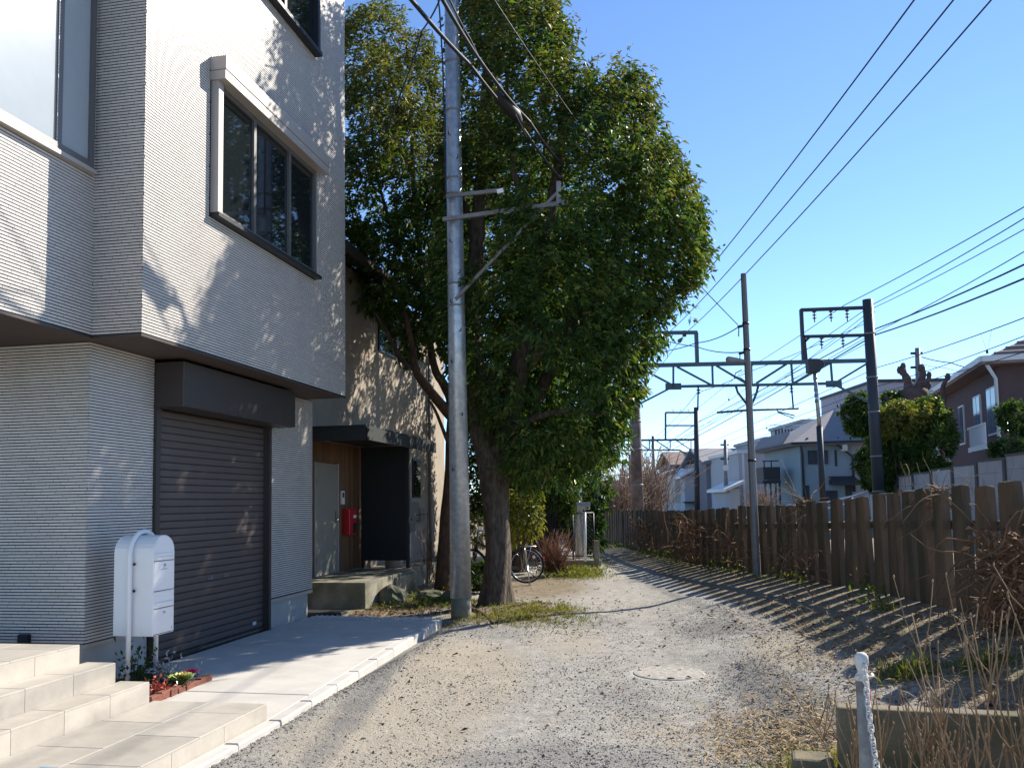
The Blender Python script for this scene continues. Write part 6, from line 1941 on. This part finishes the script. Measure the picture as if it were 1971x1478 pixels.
# ------------------------------------------------------------------ bicycle behind the trunk
YBk = 16.9
bk = thing('bicycle', 'black town bicycle parked behind the big trunk', 'bicycle', D(960, 1118, YBk))
rc, fc_ = D(1013, 1084, YBk), D(904, 1085, YBk)
RWh = rc.z - ground_z(rc.x, rc.y) if 0.3 < rc.z < 0.4 else 0.345
rc.z = fc_.z = 0.345 + 0.02
M['tyre'] = mat('tyre_rubber', (0.018, 0.018, 0.018), 0.8)
M['bikeframe'] = mat('black_bike_enamel', (0.015, 0.016, 0.02), 0.25, spec=0.6)
M['rim'] = mat('bike_rim', (0.55, 0.55, 0.55), 0.3, metal=0.9)
def wheel(c):
    t = MB()
    def ring_(R_, r_, nseg=40, n=8):
        pts = [c + Vector((R_ * math.cos(2 * math.pi * k / nseg), 0, R_ * math.sin(2 * math.pi * k / nseg))) for k in range(nseg + 1)]
        return pts
    w_ = MB(); w_.tube(ring_(0.325, 0), 0.018, 8, caps=False); o = w_.build('tyre', M['tyre'], bk)
    w_ = MB(); w_.tube(ring_(0.303, 0), 0.008, 6, caps=False); w_.build('rim', M['rim'], o)
    w_ = MB(); w_.cyl(c + Vector((0, -0.05, 0)), c + Vector((0, 0.05, 0)), 0.025, 10); w_.build('hub', M['rim'], o)
    w_ = MB()
    for k in range(28):
        an = 2 * math.pi * k / 28; a2 = an + (0.35 if k % 2 else -0.35)
        w_.tube([c + Vector((0.02 * math.cos(a2), 0.03 * (1 if k % 4 < 2 else -1), 0.02 * math.sin(a2))), c + Vector((0.3 * math.cos(an), 0, 0.3 * math.sin(an)))], 0.0018, 3)
    w_.build('spokes', M['rim'], o)
wheel(rc); wheel(fc_)
bb = rc.lerp(fc_, 0.40) + Vector((0, 0, -0.06))
st_ = bb + Vector((0.16, 0, 0.50)); hd = fc_ + Vector((0.16, 0, 0.48)); hd2 = fc_ + Vector((0.13, 0, 0.34))
t = MB(); t.tube([bb, st_], 0.016, 8); t.tube([hd, hd2], 0.02, 8); t.tube([bb, bb + Vector((-0.2, 0, 0.08)), hd2], 0.019, 8); t.tube([bb + Vector((0.06, 0, 0.2)), hd], 0.015, 8)
for s_ in (-0.05, 0.05):
    t.tube([rc + Vector((0, s_, 0)), bb + Vector((0, s_ * 0.5, 0))], 0.010, 6); t.tube([rc + Vector((0, s_, 0)), st_ + Vector((-0.03, s_ * 0.3, -0.05))], 0.008, 6); t.tube([fc_ + Vector((0, s_, 0)), hd2], 0.011, 6)
t.build('frame', M['bikeframe'], bk)
t = MB(); t.tube([hd, hd + Vector((0.03, 0, 0.17)), hd + Vector((0.02, 0, 0.2))], 0.012, 8); t.tube([hd + Vector((0.19, -0.26, 0.19)), hd + Vector((0.05, -0.2, 0.22)), hd + Vector((0.02, 0, 0.2)), hd + Vector((0.05, 0.2, 0.22)), hd + Vector((0.19, 0.26, 0.19))], 0.011, 8); t.build('handlebar', M['rim'], bk)
t = MB(); c = st_ + Vector((0.03, 0, 0.12)); t.tube([c + Vector((-0.14, 0, -0.01)), c + Vector((-0.02, 0, 0)), c + Vector((0.09, 0, 0.015)), c + Vector((0.13, 0, 0.01))], [0.025, 0.04, 0.085, 0.04], 10); t.tube([st_, c], 0.012, 8); t.build('saddle', M['tyre'], bk)
t = MB()
for s_ in (-0.06, 0.06):
    t.tube([st_ + Vector((0.02, s_ * 0.6, -0.12)), rc + Vector((-0.12, s_, 0.375)), rc + Vector((0.20, s_, 0.375))], 0.006, 6); t.tube([rc + Vector((0, s_, 0)), rc + Vector((0.10, s_, 0.37))], 0.006, 6); t.tube([rc + Vector((0, s_, 0)), rc + Vector((-0.03, s_, 0.37))], 0.006, 6)
t.build('rear_rack', M['rim'], bk)
def guard(c, a0, a1):
    t = MB(); n = 18; vs, fs = [], []
    for k in range(n + 1):
        an = R(a0 + (a1 - a0) * k / n)
        for s_, rr_ in ((-0.028, 0.348), (0, 0.358), (0.028, 0.348)):
            vs.append(c + Vector((rr_ * math.cos(an), s_, rr_ * math.sin(an))))
    for k in range(n):
        for j in range(2): fs.append((k * 3 + j, k * 3 + j + 1, k * 3 + j + 4, k * 3 + j + 3))
    t.add(vs, fs, True); t.build('mudguard', M['bikeframe'], bk, recalc=False)
guard(rc, -25, 130); guard(fc_, 20, 170)
t = MB(); an = R(18); c = rc + Vector((0.365 * math.cos(an), 0, 0.365 * math.sin(an) + 0.02)); t.bar(c - Vector((0, 0, 0.035)), c + Vector((0, 0, 0.035)), 0.05, 0.03, up=(1, 0, 0)); t.build('tail_reflector', mat('red_reflector', (0.7, 0.03, 0.01), 0.2, spec=0.7), bk)
t = MB(); c = rc + Vector((0.15, -0.03, 0.17)); t.cyl(c, c + Vector((0, -0.008, 0)), 0.03, 12); t.build('spoke_reflector', M['white_paint'], bk)
t = MB(); t.bar(hd + Vector((-0.02, -0.1, 0.24)), hd + Vector((0.12, -0.12, 0.235)), 0.07, 0.02); t.build('name_plate', M['white_paint'], bk)
t = MB(); t.tube([rc + Vector((0.02, -0.07, 0)), rc + Vector((0.06, -0.12, -0.36))], 0.010, 6); t.tube([rc + Vector((0.02, 0.07, 0)), rc + Vector((0.06, 0.12, -0.36))], 0.010, 6); t.build('kickstand', M['rim'], bk)
t = MB(); t.bar(rc + Vector((-0.02, -0.055, 0)), bb + Vector((0, -0.055, 0)), 0.008, 0.07); t.cyl(bb + Vector((0, -0.06, 0)), bb + Vector((0, -0.05, 0)), 0.09, 16); t.tube([bb + Vector((0, -0.09, 0)), bb + Vector((0.05, -0.09, -0.16)), bb + Vector((0.05, -0.17, -0.16))], 0.009, 6); t.build('chain_guard', M['bikeframe'], bk)

# ------------------------------------------------------------------ things at the bend of the lane
Yq = 22.0
gp_ = thing('grey_post', 'plain grey steel post rising into the leaves at the lane bend', 'post', D(1115, 1082, Yq))
t = MB(); t.tube([D(1116, 1085, Yq), D(1106, 800, Yq)], 0.115, 14); t.build('shaft', M['galv'], gp_)
mbx = thing('post_letterbox', 'small beige letterbox with blue grey lid on a white post', 'letterbox', D(1126, 1078, 20.5))
t = MB(); t.tube([D(1127, 1080, 20.5), D(1125, 985, 20.5)], 0.035, 10); t.build('post', M['white_paint'], mbx)
t = MB(); a_, b_ = D(1109, 981, 20.4), D(1134, 972, 20.4); t.box(a_.x, b_.x, 20.2, 20.65, a_.z, b_.z); bd = t.build('body', mat('beige_box', (0.48, 0.43, 0.34), 0.6), mbx, bevel=0.01)
t = MB(); t.box(a_.x - 0.01, b_.x + 0.01, 20.17, 20.68, b_.z, b_.z + 0.07); t.build('lid', mat('blue_grey_lid', (0.25, 0.30, 0.34), 0.4), bd, bevel=0.01)
t = MB(); c = D(1130.5, 977, 20.2); t.cyl(c, c + Vector((0, -0.02, 0)), 0.025, 10); t.build('lock', M['bronze'], bd)
gf = thing('mesh_gate', 'dark wire mesh fence panel with steel frame at the lane bend', 'fence', D(1085, 1070, 21.5))
x0_, x1_ = D(1062, 1000, 21.5).x, D(1142, 1000, 21.5).x
zt_, zb_ = D(1080, 988, 21.5).z, 0.15
t = MB()
for x_ in (x0_, (x0_ + x1_) / 2, x1_): t.tube([(x_, 21.5, zb_ - 0.2), (x_, 21.5, zt_)], 0.022, 8)
t.tube([(x0_, 21.5, zt_), (x1_, 21.5, zt_)], 0.018, 8); t.tube([(x0_, 21.5, zb_ + 0.1), (x1_, 21.5, zb_ + 0.1)], 0.018, 8)
t.build('frame', M['frame_dark'], gf)
t = MB(); x_ = x0_ - 0.9
while x_ < x1_ + 0.9:
    for s_ in (-1, 1):
        pa, pb_ = Vector((x_, 21.5, zb_ + 0.1)), Vector((x_ + s_ * 0.9, 21.5, zt_))
        def clipx(p, q, lim):
            if (p.x - lim) * (q.x - lim) < 0:
                f_ = (lim - p.x) / (q.x - p.x); return p.lerp(q, f_)
        ps = [p for p in (pa, pb_) if x0_ <= p.x <= x1_]
        for lim in (x0_, x1_):
            c = clipx(pa, pb_, lim)
            if c is not None: ps.append(c)
        if len(ps) == 2: t.tube(ps, 0.003, 3)
    x_ += 0.09
t.build('wire_mesh', M['frame_dark'], gf)
t = MB(); t.box(x0_ - 0.1, x1_ + 0.15, 21.2, 21.75, -0.1, 0.16); tag(t.build('concrete_kerb', M['old_concrete'], None, bevel=0.02), 'low concrete plinth under the wire mesh fence', 'kerb')
t = MB(); a_ = D(1143, 1040, 20.6); t.box(a_.x, a_.x + 0.12, 20.55, 20.7, -0.1, a_.z); tag(t.build('marker_post', M['old_concrete'], None, bevel=0.01), 'short square concrete marker beside the small letterbox', 'post')
gsh = thing('garden_shed', 'dark boarded shed wall behind the bicycle', 'shed', D(1030, 1080, 23.5))
xs0, xs1 = D(940, 1000, 23.5).x, D(1075, 1000, 23.5).x
M['shed'] = mat('dark_shed_board', (0.035, 0.03, 0.028), 0.9, var=0.3, vscale=8, rnd=0.2)
nb_ = 14
for k in range(nb_):
    w_ = (xs1 - xs0) / nb_
    t = MB(); t.box(xs0 + k * w_ + 0.004, xs0 + (k + 1) * w_ - 0.004, 23.5, 23.53 + 0.008 * (k % 2), 0.0, 2.15); t.build('board', M['shed'], gsh)
t = MB(); t.box(xs0 + 0.01, xs1 - 0.01, 23.545, 25.5, 0.0, 2.1); t.build('shed_wall', M['shed'], gsh)
t = MB(); t.prism([(xs0 - 0.15, 23.3, 2.16), (xs0 - 0.15, 25.7, 2.7), (xs0 - 0.15, 25.7, 2.76), (xs0 - 0.15, 23.3, 2.22)], (xs1 - xs0 + 0.3, 0, 0)); t.build('roof', M['darkroof'], gsh)
# dry reddish shrub, brush beyond the bend
def brush(label, base, h, n, spread, seed, m, cat='shrub', r=0.006, name='dry_shrub', dep=0.6):
    rr = random.Random(seed); th = thing(name, label, cat, base); t = MB()
    for k in range(n):
        d_ = Vector((rr.gauss(0, spread), rr.gauss(0, spread * dep), 1)).normalized(); L_ = h * rr.uniform(0.4, 1.05)
        p = Vector(base) + Vector((rr.gauss(0, spread * h * 0.35), rr.gauss(0, spread * h * 0.3), 0)); pts = [p]
        for s_ in range(4):
            d_ = (d_ + Vector((rr.gauss(0, 0.16), rr.gauss(0, 0.16), 0))).normalized(); p = p + d_ * L_ / 4; pts.append(p)
        t.tube(pts, [r, r * 0.85, r * 0.7, r * 0.55, r * 0.35], 3)
        for s_ in range(2):
            b_ = pts[rr.randint(1, 3)]; d2 = (d_ + Vector((rr.gauss(0, 0.7), rr.gauss(0, 0.5), rr.gauss(0, 0.3)))).normalized(); t.tube([b_, b_ + d2 * L_ * 0.25], [r * 0.5, r * 0.25], 3)
    t.build('stems', m, th); return th
M['redtwig'] = mat('reddish_twig', (0.19, 0.09, 0.055), 0.85, island=0.35, spec=0.2)
brush('reddish brown dry shrub behind the bicycle tail light', D(1066, 1100, 18.6) * 1.0, 0.95, 230, 0.42, 1, M['redtwig'])
M['palebrush'] = mat('pale_dry_brush', (0.27, 0.19, 0.14), 0.85, island=0.3, spec=0.2)
brush('tall pale bare brush beyond the fence left of the brown mast', D(1185, 1000, 36), 3.0, 300, 0.42, 2, M['palebrush'], r=0.014)
brush('tall bare tree brush beyond the fence right of the brown mast', D(1245, 1000, 55), 5.2, 260, 0.28, 3, M['palebrush'], r=0.03)
brush('thin bare twigs over the fence left of the brown mast', D(1160, 1000, 44), 2.2, 120, 0.4, 4, M['palebrush'], r=0.014)
brush('bare twiggy bush before the white flat roofed house', D(1470, 985, 45), 1.5, 120, 0.5, 5, M['palebrush'], r=0.014)
# stake and thorny stems by the old house corner
brush('thin bare thorny shrub with stake beside the reddish trunk', G(828, 1120), 1.45, 16, 0.22, 6, M['vine'], r=0.009)
t = MB(); p = G(822, 1125); t.tube([p, p + Vector((0.03, 0, 1.45))], 0.012, 6); t.tube([p + Vector((0.03, 0, 1.4)), p + Vector((-0.22, 0, 1.38))], 0.008, 5); tag(t.build('plant_stake', M['bark']), 'thin dark stake with crossbar beside the old house corner', 'stake')
t = MB(); limb(t, [G(905, 1172, 0.02), G(925, 1180, 0.06), G(943, 1196, 0.05), G(951, 1206, 0.02)], 0.05, 0.025, 8, 0.02, 2); tag(t.build('fallen_branch', M['bark_red']), 'short reddish root or branch lying between pole and trunk', 'branch')

# ------------------------------------------------------------------ flower bed plants
def rosette(name, label, c, r, m_in, m_out, n=34):
    th = thing(name, label, 'plant', c)
    for nm, m_, r0_, r1_, tilt0, tilt1, k in (('outer_leaves', m_out, 0.45, 1.0, 0.15, 0.5, n), ('heart_leaves', m_in, 0.1, 0.62, 0.6, 1.5, n)):
        V_, Q_ = [], []
        for i_ in range(k):
            f_ = i_ / k; an = i_ * 2.4; tl = tilt0 + (tilt1 - tilt0) * (1 - f_)
            rad_ = r * (r0_ + (r1_ - r0_) * f_)
            rd = Vector((math.cos(an), math.sin(an), 0)); ax = (rd * math.cos(tl) + Vector((0, 0, math.sin(tl)))).normalized(); sd = Vector((-math.sin(an), math.cos(an), 0))
            b_ = Vector(c) + rd * rad_ * 0.15 + Vector((0, 0, r * 0.35))
            nn = ax.cross(sd)
            w_ = rad_ * 0.55; l_ = rad_ * 0.95
            q = [b_, b_ + ax * l_ * 0.55 + sd * w_ - nn * w_ * 0.35, b_ + ax * l_ + nn * w_ * 0.1, b_ + ax * l_ * 0.55 - sd * w_ - nn * w_ * 0.35]
            kk = len(V_); V_ += [tuple(x_) for x_ in q]; Q_.append((kk, kk + 1, kk + 2, kk + 3))
        np_mesh(nm, V_, Q_, m_, th)
    t = MB(); t.tube([Vector(c) - Vector((0, 0, 0.02)), Vector(c) + Vector((0, 0, r * 0.4))], r * 0.12, 6); t.build('stalk', M['bark'], th)
M['cabb_y'] = mat('cream_cabbage_leaf', (0.75, 0.62, 0.22), 0.6, island=0.12)
M['cabb_g'] = mat('pale_green_cabbage_leaf', (0.38, 0.45, 0.12), 0.6, island=0.2)
M['magenta'] = mat('magenta_leaf', (0.45, 0.02, 0.16), 0.6, island=0.2)
M['silver'] = mat('silver_leaf', (0.36, 0.38, 0.38), 0.8, island=0.25)
M['redleaf'] = mat('red_succulent_leaf', (0.42, 0.08, 0.05), 0.5, island=0.4)
rosette('ornamental_cabbage', 'cream yellow ornamental cabbage in the flower bed', G(350, 1312, 0.11), 0.115, M['cabb_y'], M['cabb_g'])
rosette('ornamental_cabbage', 'small magenta ornamental cabbage behind the cream one', G(366, 1298, 0.13), 0.075, M['magenta'], M['magenta'], 22)
def bedplant(name, label, c, rx, h, n, m, ln, wd):
    th = thing(name, label, 'plant', c)
    P = np.array(c) + np.stack([rng.normal(0, rx * 0.5, n), rng.normal(0, rx * 0.5, n), np.abs(rng.normal(0, 0.5, n)) * h], 1)
    V_, Q_ = leaves_at(P, rng.normal(size=(n, 3)) + np.array([0, 0, 0.9]), ln, wd, rng, 0.35)
    np_mesh('foliage', V_, Q_, m, th)
    t = MB()
    for k in range(5): t.tube([Vector(c), Vector(P[k])], 0.003, 4)
    t.build('stems', M['bark'], th)
bedplant('silver_plant', 'silver leaved plant left of the cream cabbage', G(318, 1308, 0.09), 0.13, 0.17, 170, M['silver'], 0.045, 0.02)
bedplant('silver_plant', 'tiny silver plant at the far end of the brick edging', G(378, 1303, 0.08), 0.06, 0.08, 60, M['silver'], 0.035, 0.015)
bedplant('dark_plant', 'dark green leafy plant at the foot of the letterbox', HF.p(0.12, 0.42, 0.08), 0.17, 0.30, 170, M['leaf_dark'], 0.06, 0.03)
bedplant('dark_plant', 'dark trailing greenery between silver plant and cream cabbage', G(333, 1322, 0.08), 0.14, 0.08, 130, M['leaf_dark'], 0.045, 0.022)
bedplant('red_succulent', 'cluster of red succulents at the near end of the brick edging', G(303, 1330, 0.10), 0.09, 0.07, 150, M['redleaf'], 0.035, 0.02)
# blue lidded box at the very bottom left
bx = thing('blue_box', 'blue plastic lid just showing at the bottom left corner', 'box', G(82, 1500, 0.18))
c = G(82, 1495, 0.30)
fr = Fr(c, HF.ux)
t = MB(); fr.box(t, -0.16, 0.12, -0.11, 0.11, 0.18, 0.285); t.build('body', mat('grey_tub', (0.2, 0.2, 0.2), 0.5), bx, bevel=0.02)
t = MB(); fr.box(t, -0.17, 0.13, -0.12, 0.12, 0.286, 0.31); t.build('lid', mat('blue_plastic', (0.03, 0.28, 0.55), 0.35, spec=0.5), bx, bevel=0.012)
